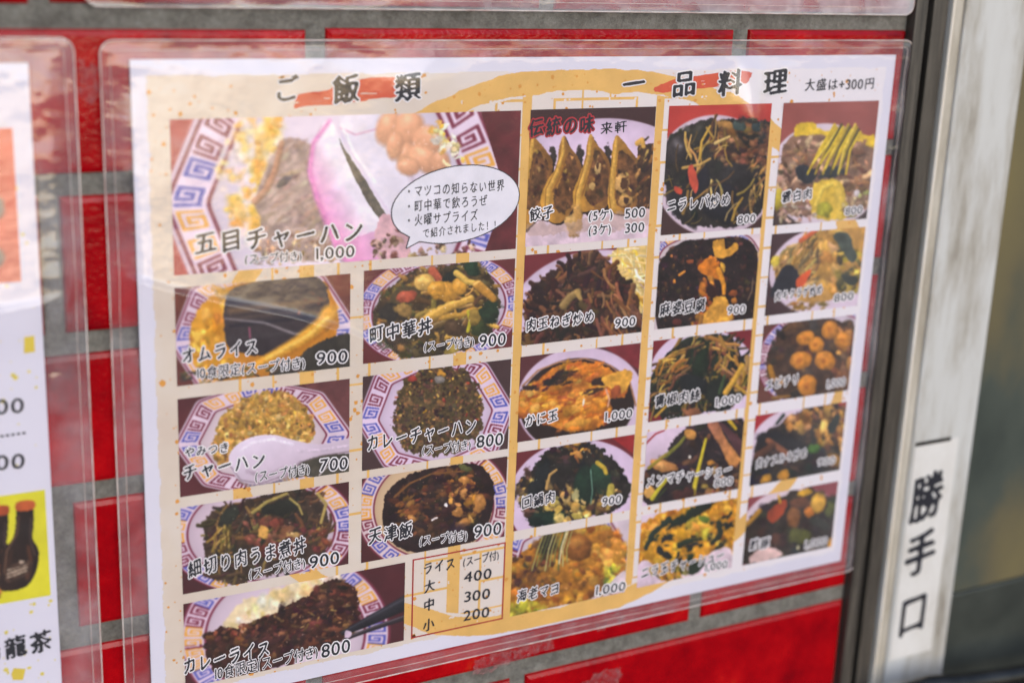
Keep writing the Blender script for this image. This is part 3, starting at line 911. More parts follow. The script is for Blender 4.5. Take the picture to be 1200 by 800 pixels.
for y_, w_2, cc in ((344, 6, '473d42'), (358, 7, '7c6450'), (368, 4, '5d4e4a'), (376, 3, '34303a'), (392, 6, '4c4448')):
    p.stroke([(270, y_ + 6), (310, y_ + 1), (350, y_ - 3), (382, y_ - 7)], w_2, w_2 * .7, hx(cc), .1, 1.0)
p.stroke([(264, 373), (310, 378), (345, 391), (372, 392)], 1.6, 3, hx('9a9094'), .1, 1.0)
p.stroke([(292, 384), (293, 396)], 1.6, 1.2, hx('a85a74'), .1, .8)
p.scatter([(352, 332), (374, 345), (376, 372), (350, 380)], 16, (1, 2.2), (.5, .9), ['a4624e', '985644', 'b88474'], None, .2)
p.stroke([(386, 366), (376, 380), (350, 400), (322, 416), (300, 428)], 12, 7, hx('d69c40'), .35, .5)
p.stroke([(384, 372), (362, 392), (334, 408), (312, 420)], 4, 3, hx('ecc063'), .2, .9)
p.stroke([(388, 380), (362, 402), (334, 416)], 3, 2, hx('b2742c'), .2, .9)
p.poly([(370, 402), (412, 392), (414, 432), (318, 440), (346, 422)], '45403a', True, 1.5, .12, 10)
p.scatter([(212, 436), (300, 426), (350, 424), (345, 440), (240, 452)], 50, (4, 10), (.2, .4), ['55503e', '6d6448', '40403c', '8a7850', '4c483c'], (A(-10), .5), .3)
p.soften(1)
dish(p, 'dish photo of omelette rice under a dark square of sauce', ('オムライス', (211, 417), (303, 405), 20), ('10食限定(スープ付き)', (228, 437), (358, 424), 14), ('900', (370, 419), (409, 416), 18))

# 3 --- fried rice with a china spoon
p = Print(C0L, 146.3, C0R, 192.3, '5e2b30', 3.0, 13)
p.poly([(350, 430), (420, 430), (420, 520), (390, 540)], '6b3f40', False, 0, .1, 14)
p.rim(308, 514, 98, 66, A(-4), True, 'd9c3d2', 'dac6ce', (0.96, 0.925, 0.75, 0.71), 24, 1.0, 'bbmmgg', mar=.06)
P_ = [(252, 505), (264, 484), (292, 464), (326, 458), (352, 470), (366, 495), (362, 520), (330, 524), (290, 530), (262, 545), (250, 530)]
p.poly(P_, 'b08a46', True, 2.5, .2, 5)
p.scatter(P_, 420, (2, 5.2), (.5, .95), ['c8984c', 'b98644', 'd2a862', 'ab7c42', '98713f', 'd8b474', 'c09050'], None, .28)
p.scatter(P_, 46, (1.2, 2.4), (.5, .9), ['6e5a38', '7c653c', '5c4a34'], None, .3)
SP = [(268, 540), (274, 524), (294, 512), (320, 509), (344, 515), (374, 520), (414, 513), (414, 529), (378, 533), (354, 541), (336, 557), (306, 567), (280, 562)]
p.poly([(x + 3, y + 5) for x, y in SP], '8f7f7c', True, .5, .05, 10, .7)
p.poly([(338, 558), (352, 541), (376, 532), (414, 527), (414, 562), (366, 558)], '524c42', True, 1.2, .12, 8)
p.poly(SP, 'e4d5e6', True, 0, .02, 16, 1, ((300, 508, 326, 572), 'c2aebd'))
p.stroke([(270, 546), (282, 562), (306, 566), (334, 556), (352, 541)], 1.3, 2.0, hx('9b8893'), .1, 1.0)
p.stroke([(282, 528), (296, 518), (320, 514), (342, 520)], 2.6, 3.2, hx('f0e4f2'), .1, 1.0)
p.stroke([(350, 528), (376, 527), (412, 521)], 3.2, 2.4, hx('d6c4d4'), .3, 1.0)
p.stroke([(290, 552), (312, 558), (332, 548)], 4, 4, hx('b5a0b0'), .1, 1.0)
p.stroke([(352, 541), (378, 533), (414, 528)], 1.0, 1.2, hx('8a7a80'), .1, 1.0)
p.stroke([(374, 556), (378, 552), (384, 546)], .9, .6, hx('d8ccd0'), 0)
dish(p, 'dish photo of yellow fried rice behind a white china spoon', [('やみつき', (215, 530), (269, 523), 13), ('チャーハン', (212, 554), (312, 537), 20)], ('(スープ付き)', (298, 558), (363, 548), 13), ('700', (374, 544), (409, 541), 18))

# 4 --- shredded pork stew bowl
p = Print(C0L, 197.4, C0R, 239.8, '53272b', 3.0, 14)
p.rim(306, 622, 112, 74, A(-5), False, 'd9c4d4', 'd5bfcd', (0.99, 0.965, 0.81, 0.775), 30, 1.4, 'bbmmgg')
P_ = [(242, 606), (268, 590), (306, 582), (340, 570), (372, 580), (384, 606), (382, 634), (368, 656), (330, 668), (284, 682), (252, 680), (240, 652)]
p.poly(P_, '46352a', True, 2.5, .2, 6)
p.scatter(P_, 230, (4, 12), (.14, .3), ['5c462c', '75592f', '4a3526', '372a24', '8a7040', '4c3c28', '33291f', '54352c'], (A(-50), 1.3), .5, .2, .06, .12, .3)
p.scatter([(250, 610), (270, 596), (270, 660), (246, 660)], 34, (5, 12), (.12, .22), ['947842', '7d6434', 'a58a50', '65522c'], (A(-70), .5), .4, curve=.3)
p.scatter([(296, 602), (336, 612), (370, 610), (380, 640), (320, 650), (288, 630)], 90, (3, 9), (.4, .8), ['6a3a30', '7d4a3a', '54302a', '8a5a44'], None, .6, .3, .1)
p.blob(332, 594, 24, 9, -.1, hx('2c2c24'), .4); p.blob(268, 605, 18, 8, -.8, hx('34362c'), .4)
p.stroke([(296, 600), (312, 588), (336, 578)], 2.6, 2.2, hx('a89458'), .5); p.stroke([(340, 584), (350, 592), (354, 602)], 2, 1.6, hx('a89458'), .5)
p.stroke([(372, 578), (382, 590), (376, 612)], 2.6, 2.2, hx('b0985c'), .4)
p.blob(309, 623, 6.5, 8, .4, hx('d3a158'), .4); p.blob(344, 626, 9, 4, .1, hx('b8955e'), .4, hi=.3)
p.glints(P_, 26, (.7, 1.6))
p.soften(1)
dish(p, 'dish photo of shredded pork and greens stewed over rice in a round bowl', ('細切り肉うま煮丼', (219, 667), (359, 637), 21), ('(スープ付き)', (291, 672), (358, 658), 13), ('900', (362, 658), (399, 651), 18))

# 5 --- curry rice, long picture at the foot
p = Print(C0L, 244.6, KR, 287.2, '54262b', 3.0, 15)
p.rim(334, 744, 124, 100, A(-6), False, 'd9c3d3', 'd8c4d2', (0.985, 0.955, 0.79, 0.755), 44, .3, 'bbggmm')
p.poly([(262, 736), (280, 706), (330, 690), (384, 668), (402, 682), (380, 696), (330, 716), (300, 728), (280, 742)], 'e0cba8', True, 2, .06, 10)
p.scatter([(270, 730), (310, 698), (380, 672), (396, 684), (330, 712), (290, 730)], 90, (5, 14), (.5, .9), ['e2d2b8', 'dcc8a4', 'd8bc86', 'e6d8c6', 'dcc08a'], None, .12, .35, 0, .04, None, .9)
p.soften(2)
P_ = [(240, 752), (252, 736), (278, 736), (306, 724), (340, 708), (366, 694), (378, 680), (396, 678), (414, 690), (420, 710), (414, 736), (400, 752), (352, 768), (300, 788), (262, 790), (246, 776)]
p.poly(P_, '46271f', True, 3, .2, 6)
p.scatter(P_, 330, (3, 10), (.3, .75), ['4a2a22', '3a201c', '5c3629', '6e4230', '301a18', '7a5038'], (A(-25), 1.0), .65, .3, .06, .12)
p.scatter([(300, 735), (350, 715), (400, 700), (405, 735), (340, 750)], 26, (3, 8), (.2, .4), ['8a6242', '9a7450', '75503a'], (A(-20), 1), .5)
p.scatter([(272, 740), (284, 730), (290, 742), (276, 752)], 12, (2, 5), (.5, .8), ['a0523c', '8a4034', 'c08a70'], None, .4)
p.glints(P_, 40, (.6, 1.4), 'e8c8b4')
p.stroke([(402, 741), (430, 728), (478, 704)], 3.0, 9.5, hx('2b2830'), .7, .25, .10)
p.stroke([(404, 748), (430, 738), (476, 722)], 2.2, 3.5, hx('3a3036'), .6, .3, .18)
p.poly([(405, 738), (412, 740), (410, 746), (404, 746)], 'cdb7c8', True)
p.stroke([(352, 783), (360, 772), (366, 768)], .8, .6, hx('e0d6da'), 0)
p.soften(1)
dish(p, 'lowest dish photo, dark curry rice with a black spoon handle at right', ('カレーライス', (213, 780), (317, 758), 21), ('10食限定(スープ付き)', (249, 789), (373, 762), 15), ('800', (376, 762), (412, 754), 19))

# 6 --- vegetable and quail egg bowl
p = Print(C1L, 95.5, C1R, 139.9, '6a3334', 3.0, 16)
p.rim(514, 362, 99, 66, A(-9), False, 'd8c3d6', 'd4c0d2', (0.99, 0.965, 0.83, 0.795), 42, .2, 'bbggmm')
P_ = [(440, 358), (456, 336), (484, 318), (520, 312), (552, 308), (574, 322), (584, 346), (582, 376), (560, 402), (510, 418), (466, 414), (440, 392)]
p.poly(P_, '4a3a28', True, 2, .2, 6)
p.scatter(P_, 210, (4, 12), (.3, .6), ['6b5232', '8a6a3a', '4c3c28', '3a3024', 'a07c42', '5c4a2c', '50482e'], None, .6, .25, .08)
p.scatter([(505, 330), (560, 340), (575, 380), (540, 400), (490, 380)], 60, (5, 13), (.2, .42), ['b08a44', '9a7434', '7d602e', 'c09a50', '6c5430'], (A(-25), 1.2), .55, .2, .15, .1, .3)
p.blob(468, 350, 22, 13, -.5, hx('5a4c34'), .5); p.blob(456, 366, 14, 12, .2, hx('37302a'), .4)
p.blob(552, 314, 14, 8, .4, hx('27422c'), .6); p.blob(530, 322, 14, 6, -.5, hx('262c26'), .5); p.blob(574, 366, 13, 15, .7, hx('2a3c28'), .6); p.blob(563, 385, 10, 12, .4, hx('3c4426'), .6)
p.stroke([(507, 318), (514, 326)], 7, 5, hx('b05c44'), .5); p.blob(476, 347.5, 14, 7.5, -.22, hx('b05a44'), .45, .12, .2, .08)
p.blob(497, 330.5, 13.2, 11, -.15, hx('d9ae62'), .5, .05, .2, .10)
for q_ in [(522, 342, 19, 13, .2), (512, 338, 12, 9, -.2), (538, 336, 9, 11, .3)]: p.blob(*q_, hx('c8923e'), .5, .15, .2, .15)
p.stroke([(504, 372), (524, 360), (552, 350)], 8, 5, hx('c69a4a'), .6, .3, .08, .2); p.stroke([(520, 372), (545, 368), (556, 362)], 4, 3, hx('b08840'), .6)
p.stroke([(535, 320), (548, 330), (558, 332)], 5, 4, hx('d1ac5a'), .6); p.stroke([(560, 334), (572, 344), (578, 350)], 7, 5, hx('b8853c'), .6, .3, .2)
p.stroke([(549, 365), (551, 376), (548, 388)], 3.0, 2.5, hx('b6a838'), .5); p.blob(557, 371, 7, 9, .2, hx('94793c'), .5)
p.blob(533, 384, 14, 11, .2, hx('55402e'), .5, .1, .2, .06); p.blob(472, 362, 13, 9, .3, hx('9a7a48'), .5)
p.blob(530, 410, 11, 6, -.2, hx('a58e48'), .4)
p.scatter([(440, 392), (520, 395), (510, 418), (462, 412)], 40, (4, 10), (.3, .6), ['3c3226', '302a26', '4e402e', '5c4c34'], None, .5)
p.glints(P_, 36, (.6, 1.3))
dish(p, 'dish photo of a rice bowl topped with vegetables, quail egg and carrot', ('町中華丼', (431, 392), (507, 381), 20), ('(スープ付き)', (496, 406), (556, 399), 12), ('900', (561, 399), (594, 395.5), 18))

# 7 --- curry fried rice
p = Print(C1L, 146.1, C1R, 193.0, '50393a', 3.0, 17)
p.rim(510, 486, 87, 74, A(-5), True, 'dcc6dc', 'd9c4da', (0.965, 0.93, 0.755, 0.715), 24, 1.0, 'bbmmgg', mar=.06)
P_ = [(462, 480), (468, 456), (490, 434), (520, 428), (546, 434), (560, 456), (565, 482), (560, 508), (540, 526), (505, 532), (474, 524), (462, 504)]
p.poly(P_, '5a4a30', True, 4, .2, 4)
p.scatter(P_, 620, (1.8, 4.2), (.5, .95), ['5e4633', '6e5238', '4b372b', '7d5c3e', '3c2b26', '8a6645', '553f31'], None, .4, .25, .02)
p.scatter(P_, 46, (1.6, 4), (.25, .6), ['b88a3c', 'c89a4a', 'a0742e', 'd0aa5c'], None, .4)
p.scatter(P_, 8, (2, 4), (.5, .8), ['a04a2c', 'b05a34', '8c3a28'], None, .4)
p.blob(515, 444, 7, 6, .3, hx('8e8580'), .4); p.blob(483, 444, 5, 4, .2, hx('9c4038'), .4); p.blob(517, 437, 6, 4, .2, hx('c08a3a'), .4)
dish(p, 'dish photo of dark curry fried rice in an octagonal bowl', ('カレーチャーハン', (428, 519), (559, 497), 20), ('(スープ付き)', (494, 527), (552, 520), 12), ('800', (558, 516.5), (591, 512.5), 18))

# 8 --- crab omelette over rice in dark sauce
p = Print(C1L, 197.0, C1R, 240.6, '53292b', 3.0, 18)
p.rim(508, 594, 92, 78, A(-8), False, 'd9c2c6', 'd3b595', (0.985, 0.955, 0.80, 0.765), 30, 1.2, 'bbmmgg')
P_ = [(449, 590), (462, 566), (490, 552), (530, 545), (560, 544), (576, 562), (578, 588), (570, 616), (552, 634), (510, 646), (474, 644), (452, 624)]
p.poly(P_, '2f1c1c', True, 1.2, .2, 8)
p.scatter([(462, 580), (500, 556), (548, 552), (568, 580), (552, 620), (500, 630), (462, 615)], 210, (4, 14), (.3, .6), ['4e2f20', '5e3a24', '3a2420', '70482a', '2c1a1c', '432a22'], (A(-25), .9), .6, .3, .05)
p.scatter([(528, 556), (556, 556), (560, 600), (538, 615), (528, 590)], 44, (3, 8), (.4, .7), ['8a5a2e', 'a8743c', '6c4428', 'b98748'], None, .5, .3, .12)
p.scatter([(462, 590), (486, 582), (490, 605), (464, 612)], 20, (4, 9), (.3, .6), ['6c4428', '84522c', '965e30'], (A(-35), .4), .5)
for q_ in [(536, 600, 7, 6, 0), (543, 612, 9, 6, -.6), (484, 608, 7, 5, .2), (545, 562, 7, 5, .2), (562, 588, 8, 12, .3)]: p.blob(*q_, hx('b07a42'), .5, .25, .25, .15)
p.blob(545, 548, 8, 4, .2, hx('5a5a34'), .4)
p.stroke([(462, 582), (480, 566), (505, 555), (540, 552)], 1.6, 1.2, hx('7d5430'), .3)
p.blob(522, 591, 3.2, 2.0, .6, hx('efe2e2'), 0, .3); p.stroke([(506, 609), (509, 607), (512, 606)], 1.3, 1.2, hx('f0e4e4'), 0)
p.blob(536, 620, 10, 16, .8, hx('43303c'), .2, .2, .8, 0, 0)
p.glints(P_, 26, (.5, 1.1), 'd8b090')
dish(p, 'dish photo of an omelette drowned in dark brown sauce', ('天津飯', (430, 628), (484, 619), 20), ('(スープ付き)', (491, 633), (548, 626), 12), ('900', (555, 622), (589, 617), 18))

# 9 --- dumplings
p = Print(C2L, 24.4, C2R, 90.2, '46292b', 3.0, 19)
p.ell(706, 210, 112, 72, A(-3), 'dcc5dc', shade=.1)
p.poly([(612, 250), (700, 246), (772, 240), (772, 290), (612, 292)], 'd6bfcb', False)
for x in (648, 679, 712): p.blob(x, 184, 5, 16, 0, hx('3c3230'), .3)
p.poly([(612, 205), (640, 200), (700, 200), (770, 190), (770, 240), (700, 250), (612, 258)], '43302a', True, 2, .12, 8)
def gyoza(body, face, crest, k):
    # browned face, tan pleated back, pale crest along the left edge
    p.poly([(x + 1.5, y + 2) for x, y in body], '2e1f1a', True, .5, .05, 8)
    x0 = min(q[0] for q in body); x1 = max(q[0] for q in body)
    p.poly(body, 'c29040', True, .4, .10, 6, 1, ((x0 + 3, 0, x1 + 4, 0), '6e482a'))
    p.poly(face, '61402a', True, 1.2, .34, 6, .85)
    p.scatter(face, 7, (4, 8), (.4, .7), ['3a231b', '4a2e20', '42281e'], (A(75), .4), .2, .35, 0, .05, None, 1.0)
    p.scatter(face, 6, (2.5, 5), (.4, .8), ['a87e44', 'b98f54', '946c38'], (A(75), .5), .25, .4, .05, .06, None, .9)
    p.stroke(crest, 2.6, 5.0, hx('cda050'), .45, .8, .03, .15, .10)
    p.stroke([(x + 5, y + 3) for x, y in crest[1:-1]], .9, 1.3, hx('85592c'), .2, 1.0)
    p.stroke([(x - 2.5, y) for x, y in crest[1:]], .8, 1.0, hx('8f662f'), .1, 1.0)
gyoza([(624, 161), (636, 172), (647, 188), (646, 205), (640, 230), (632, 250), (620, 266), (608, 266), (608, 200), (618, 172)],
      [(628, 176), (642, 190), (642, 205), (634, 232), (624, 246), (616, 240), (620, 205)], [(624, 164), (621, 184), (616, 210), (614, 240)], 1)
gyoza([(661, 159), (666, 170), (677, 184), (682, 200), (680, 222), (672, 244), (656, 261), (640, 256), (633, 236), (640, 214), (652, 194), (655, 172)],
      [(666, 178), (677, 192), (678, 218), (668, 242), (656, 250), (648, 236), (656, 212), (662, 194)], [(660, 162), (659, 180), (652, 202), (642, 222), (641, 246)], 2)
gyoza([(692, 157), (700, 170), (712, 186), (717, 206), (716, 228), (708, 244), (690, 248), (676, 246), (671, 228), (678, 208), (686, 184), (688, 168)],
      [(698, 176), (710, 190), (713, 210), (710, 232), (696, 240), (686, 230), (690, 206), (694, 190)], [(692, 160), (690, 182), (684, 204), (677, 226), (676, 242)], 3)
gyoza([(722, 159), (732, 168), (744, 184), (750, 200), (750, 226), (746, 242), (730, 251), (714, 246), (712, 224), (715, 200), (717, 176)],
      [(727, 176), (742, 188), (746, 206), (745, 230), (734, 243), (722, 236), (722, 206), (724, 190)], [(722, 162), (720, 184), (717, 206), (716, 228), (718, 244)], 4)
p.poly([(747, 170), (768, 168), (766, 240), (746, 244)], '4c3426', False, 1, .2, 6)
p.scatter([(748, 172), (768, 170), (764, 238), (747, 240)], 30, (4, 10), (.2, .4), ['6e4a2c', '8a6438', '3a261e', 'a57a44'], (A(-60), .3), .5)
p.stroke([(747, 168), (752, 164), (754, 172)], 4, 3, hx('c79a50'), .4)
for q_ in [(729, 214, 11, 13, .3, 'c79c62'), (731, 214, 5, 7, .3, '5a3a26'), (733, 235, 8, 8, .2, 'c09458'), (733, 235, 4, 4, .2, '4a2e22'), (700, 198, 4, 8, .1, 'c3a06c'), (700, 194, 2, 4, .1, '5a3c28'), (694, 218, 5, 5, 0, 'c8a268')]:
    p.blob(*q_[:5], hx(q_[5]), .4, .25)
p.stroke([(676, 246), (676, 262), (672, 270)], 7, 8, hx('bb8f52'), .5, .35, .05, .3); p.blob(667, 262, 7, 9, .2, hx('c09a62'), .4)
p.poly([(620, 262), (660, 262), (700, 254), (765, 246), (766, 262), (690, 272), (620, 276)], 'b79a90', True, 3, .1, 8, .55)
o = dish(p, 'dish photo of five pan-fried dumplings standing on a white plate', ('餃子', (619.5, 252), (649, 247.5), 16), None,
     [('(5ケ)', (689, 253), (718.5, 250.5), 13), ('500', (731.5, 249.8), (757, 248), 14), ('(3ケ)', (689, 269.7), (716.5, 267.5), 13), ('300', (731.5, 267), (756, 265), 14)])
letter('shop_name', '来軒', (702, 150.5), (735, 148), 15, [m_ink], o, 'hand', 0, 0.30)
letter('slogan', '伝統の味', (618, 150), (697, 145), 22, [m_ink, m_rhalo], o, 'brush', 0.7, 0.40)

# 10 --- beef and onion stir-fry
p = Print(C2L, 94.3, C2R, 139.9, '742c33', 3.0, 20)
p.ell(702, 372, 108, 80, A(-6), 'dcc6dc', shade=.08)
p.poly([(722, 292), (760, 284), (760, 380), (746, 372), (734, 336), (718, 310)], 'd6b878', True, 1, .1, 8)
p.scatter([(722, 294), (745, 292), (758, 320), (755, 370), (740, 330)], 60, (4, 12), (.1, .24), ['dcc084', 'd0ac54', 'e0cc98', 'c8a040', 'e6d8b4'], (A(40), .9), .4, curve=.3)
P_ = [(617, 346), (632, 328), (655, 312), (676, 300), (698, 294), (712, 306), (728, 322), (742, 344), (750, 370), (752, 392), (700, 400), (618, 408), (615, 380)]
p.poly(P_, '3f241d', True, 2.2, .2, 5)
p.scatter(P_, 300, (4, 10), (.3, .55), ['4e2d20', '5f3a27', '3c221b', '704a32', '2e1a17', '59352a', '7c5339', '2a1716', '341e1a'], None, .7, .25, .05, .12, .4)
p.scatter([(700, 320), (735, 335), (748, 380), (700, 390)], 40, (6, 13), (.16, .28), ['8a5a38', '9a6a44', '6f4630'], (A(70), .6), .6, curve=.3)
p.stroke([(660, 358), (668, 348), (677, 342)], 6, 5, hx('8f7448'), .6, .3, .06); p.stroke([(676, 342), (680, 350)], 4, 3, hx('b09058'), .5)
p.glints(P_, 40, (.5, 1.1), 'c9a080')
p.soften(1)
dish(p, 'dish photo of brown meat and onion stir-fry with shredded cabbage', ('肉玉ねぎ炒め', (615, 381), (697, 370), 15), None, ('900', (720, 378), (745.5, 375), 13))

# 11 --- crab omelette
p = Print(C2L, 145.7, C2R, 190.4, '5c2f33', 3.0, 21)
p.poly([(690, 395), (760, 390), (760, 440)], '7a2c33', False)
p.ell(680, 470, 76, 64, A(-8), 'd9c2d8', shade=.06)
p.ell(676, 474, 68, 55, A(-9), '33231f')
p.stroke([(612, 452), (630, 434), (655, 424), (685, 420), (715, 428), (738, 448), (745, 475)], 1.2, 1.2, hx('a87a5c'), .2)
P_ = [(608, 460), (630, 448), (640, 436), (668, 424), (700, 426), (722, 436), (734, 434), (740, 444), (732, 462), (714, 468), (718, 490), (700, 500), (664, 504), (630, 494), (606, 484)]
p.poly(P_, 'b8722c', True, 1.6, .2, 8)
p.scatter(P_, 150, (5, 15), (.3, .55), ['c4722c', 'd28a36', 'b05e26', '9a4e22', 'd99c44', 'c07e30'], (A(-28), .45), .55, .3, .06)
p.scatter([(628, 446), (668, 434), (678, 446), (645, 458), (618, 456)], 26, (5, 11), (.25, .45), ['2e2220', '3c2a22', '4a2e22'], (A(-12), .3), .3)
p.blob(704, 447, 14, 6, -.1, hx('3a2822'), .3); p.blob(695, 458, 12, 4, -.3, hx('4a3024'), .3)
p.poly([(704, 444), (722, 436), (738, 434), (740, 446), (730, 460), (720, 458)], 'd39c44', True, .8, .14, 6)
p.scatter([(608, 462), (640, 458), (650, 472), (620, 480)], 26, (4, 9), (.4, .7), ['d89e3e', 'c98a32', 'e0ae54'], (A(-15), .4), .4)
p.scatter([(660, 466), (690, 458), (690, 478), (664, 482)], 14, (5, 10), (.3, .45), ['d99440', 'e0a450', 'c47c30'], (A(-20), .3), .5)
p.blob(722, 460, 8, 8, .3, hx('9c5230'), .4); p.stroke([(710, 456), (714, 468), (712, 476)], 1.4, 1, hx('d8a890'), .2)
p.blob(683.5, 471.5, 1.1, 5, .15, hx('efe6dc'), 0, .2); p.glints(P_, 20, (.5, 1.1), 'e8c494')
p.soften(1)
dish(p, 'dish photo of an orange crab omelette in dark broth', ('かに玉', (614, 492.5), (654, 485.5), 15), None, ('1,000', (706, 488), (742, 482.5), 13))

# 12 --- twice-cooked pork
p = Print(C2L, 195.8, C2R, 238.7, '6e2a30', 3.0, 22)
p.poly([(700, 500), (760, 500), (760, 545)], '932a2c', False)
p.ell(678, 584, 84, 70, A(-8), 'd9c2da', shade=.05)
P_ = [(607, 566), (626, 548), (640, 528), (658, 522), (684, 518), (706, 526), (726, 548), (738, 570), (730, 592), (700, 604), (660, 612), (624, 616), (612, 594)]
p.poly(P_, '2d2722', True, 2.6, .2, 6)
p.scatter(P_, 150, (4, 11), (.35, .7), ['2c2824', '37302a', '44302a', '24221f', '4e3a30', '3a2826'], None, .6, .3, .06)
p.scatter([(606, 566), (626, 556), (660, 570), (700, 560), (728, 580), (700, 600), (650, 606), (618, 596)], 110, (3, 10), (.35, .7), ['a8864c', 'c0a060', '8a6c3e', '6c5434', 'b59458', '503c2c', '7c5a40'], None, .55, .3, .1)
p.scatter([(655, 524), (690, 516), (692, 530), (672, 536)], 14, (3, 8), (.4, .6), ['b3803e', 'c4934c', '8a5c30'], None, .5)
p.blob(686, 566, 16, 26, .1, hx('243a2c'), .7, .12, .2, .0); p.blob(704, 560, 10, 20, -.3, hx('2a4432'), .6); p.blob(632, 560, 9, 26, .35, hx('25292a'), .6)
p.blob(640, 606, 24, 10, -.25, hx('24382c'), .6); p.blob(628, 610, 10, 6, .1, hx('1e2c24'), .4)
p.stroke([(640, 572), (644, 556), (652, 550)], 2.2, 1.6, hx('b8925a'), .5); p.blob(674, 580, 4.5, 8, .1, hx('b3a878'), .4)
p.stroke([(700, 542), (708, 548), (710, 554)], 3.4, 3, hx('c0a240'), .5); p.stroke([(716, 570), (714, 586)], 5, 6, hx('b3a04c'), .5)
p.scatter([(652, 585), (690, 588), (690, 604), (655, 610)], 22, (4, 8), (.5, .8), ['c8a860', 'b8944e', 'd2b678'], None, .5)
p.stroke([(692, 550), (694, 575), (692, 590)], .9, .7, hx('6e9080'), .2); p.glints(P_, 24, (.5, 1.1), 'cfd0bc')
dish(p, 'dish photo of twice-cooked pork with dark green peppers', ('回鍋肉', (610, 589), (651, 581), 15), None, ('900', (705, 587), (729, 583), 12))

# 13 --- shrimp mayonnaise
p = Print(C2L, 244.0, C2R, 286.7, 'd8c6d0', 3.0, 23)
p.rim(664, 668, 78, 70, A(-8), True, 'dac8d4', 'd8c8d2', (0.965, 0.93, 0.80, 0.76), 20, .2, 'bbmm')
P_ = [(602, 660), (622, 638), (650, 622), (690, 612), (720, 624), (732, 650), (730, 676), (704, 694), (650, 712), (600, 722), (596, 690)]
p.poly(P_, 'a8702c', True, 2, .2, 7)
p.scatter(P_, 240, (3.5, 9.5), (.55, .95), ['b87c34', 'a06828', 'c9933f', '8f5a24', 'b98840', '7d4e24'], None, .5, .25, .07)
p.scatter([(605, 650), (640, 640), (650, 690), (608, 690)], 60, (3, 8), (.5, .9), ['80552a', '6c4628', '946834', '55382a'], None, .5, .25, .08)
p.blob(676, 640, 19, 17, -.2, hx('935c2a'), .7, .12, .15, .08); p.blob(676, 634, 10, 8, 0, hx('b07a3c'), .4, .2, .8)
p.scatter([(712, 632), (732, 640), (730, 662), (706, 668)], 30, (5, 9), (.6, .9), ['cf9440', 'c08236', 'd9a252'], None, .5)
p.scatter([(598, 700), (624, 704), (640, 716), (600, 724)], 34, (4, 9), (.5, .8), ['b8a83a', 'a09430', 'c8b84a', '8a8030'], None, .45)
p.scatter([(706, 668), (724, 660), (728, 674), (712, 688)], 24, (3, 8), (.5, .8), ['c8bc40', 'b0a838', 'd0c860', '6e7a34'], None, .4)
p.poly([(712, 686), (732, 668), (734, 690), (716, 694)], 'd3c0c8', True)
p.blob(640, 640, 16, 20, .5, hx('3a3026'), .3, .25, .6)
for k in range(9):
    x = 632 + k * 4.2; p.stroke([(x + 6, 622 + k * .3 - k), (x - 2, 644), (x - 9 + k, 668 - (k % 3) * 5)], .9, 1.0, hx(['a8a060', '7d8048', '5c6438', 'c0b880'][k % 4]), .4)
p.stroke([(664, 622), (658, 640), (655, 660)], .9, .8, hx('e0dcc0'), .1)
p.glints(P_, 24, (.5, 1.2), 'ecca90')
p.soften(2)
dish(p, 'dish photo of golden battered shrimp with shredded leek', ('海老マヨ', (605, 698), (656, 688), 15), None, ('1,000', (695, 691.5), (734, 685), 13))

# 14 --- liver and chives
p = Print(C3L, 24.3, C3R, 89.7, 'b03c36', 3.0, 24)
p.rgb[int(p.ny * .6):] = hx('4a3030')
p.ell(838, 206, 72, 72, A(-4), 'd9c4d2', shade=.08)
P_ = [(780, 170), (800, 152), (822, 142), (850, 140), (882, 140), (902, 146), (898, 190), (894, 240), (876, 262), (830, 266), (796, 258), (780, 226)]
p.poly(P_, '2e2826', True, 2, .2, 6)
p.scatter(P_, 110, (5, 12), (.3, .6), ['2c2826', '3a302c', '26242a', '4a3a30', '34302c'], None, .6, .25, .05)
p.scatter([(836, 164), (856, 150), (902, 150), (898, 204), (842, 192)], 110, (4, 11), (.35, .7), ['7a5238', '8a6044', '6a4632', '946e50', '5c3d2e'], (A(20), .8), .4, .3, .03, .08, None, .8)
p.blob(792, 176, 15, 22, .5, hx('40383a'), .8, .08, .2, .18); p.blob(796, 172, 7, 5, .6, hx('7e787c'), .1, .2, 1.0); p.blob(818, 158, 10, 20, .6, hx('3c3832'), .6, .1, .2, .06)
p.blob(870, 206, 30, 16, .1, hx('343032'), .6, .15); p.blob(818, 212, 14, 26, .1, hx('25222e'), .6); p.blob(846, 240, 24, 24, .2, hx('24222c'), .6); p.blob(795, 232, 14, 22, .1, hx('28262c'), .6)
p.scatter([(780, 190), (830, 150), (860, 150), (870, 200), (896, 220), (860, 262), (800, 250)], 46, (7, 17), (.08, .14), ['b08c50', '94743e', '7a5f34', 'c4a468', '665030'], (A(-65), .8), .5, .1, .05, .1, .3)
p.stroke([(800, 197), (820, 193), (832, 186)], 2.4, 1.8, hx('bc9656'), .5); p.stroke([(820, 186), (822, 166), (832, 148)], 2.2, 1.6, hx('c49c48'), .5); p.stroke([(838, 168), (846, 164), (855, 160)], 2.6, 1.6, hx('cdb074'), .5); p.stroke([(828, 150), (836, 162)], 1.8, 1.4, hx('b49048'), .5)
p.poly([(806, 198), (812, 194), (818, 215), (815, 227), (808, 215)], 'b8503e', True, .4, .1); p.poly([(790, 218), (799, 222), (798, 228), (791, 225)], 'b84a36', True)
p.blob(848, 146, 10, 6, .2, hx('b0824a'), .5); p.blob(866, 148, 8, 6, .2, hx('4c5a56'), .5); p.blob(886, 149, 6, 5, .2, hx('3a4648'), .5)
p.scatter([(880, 190), (898, 200), (894, 225), (878, 240)], 20, (5, 10), (.15, .25), ['a57e4c', '86643c'], (A(-60), .5), .5)
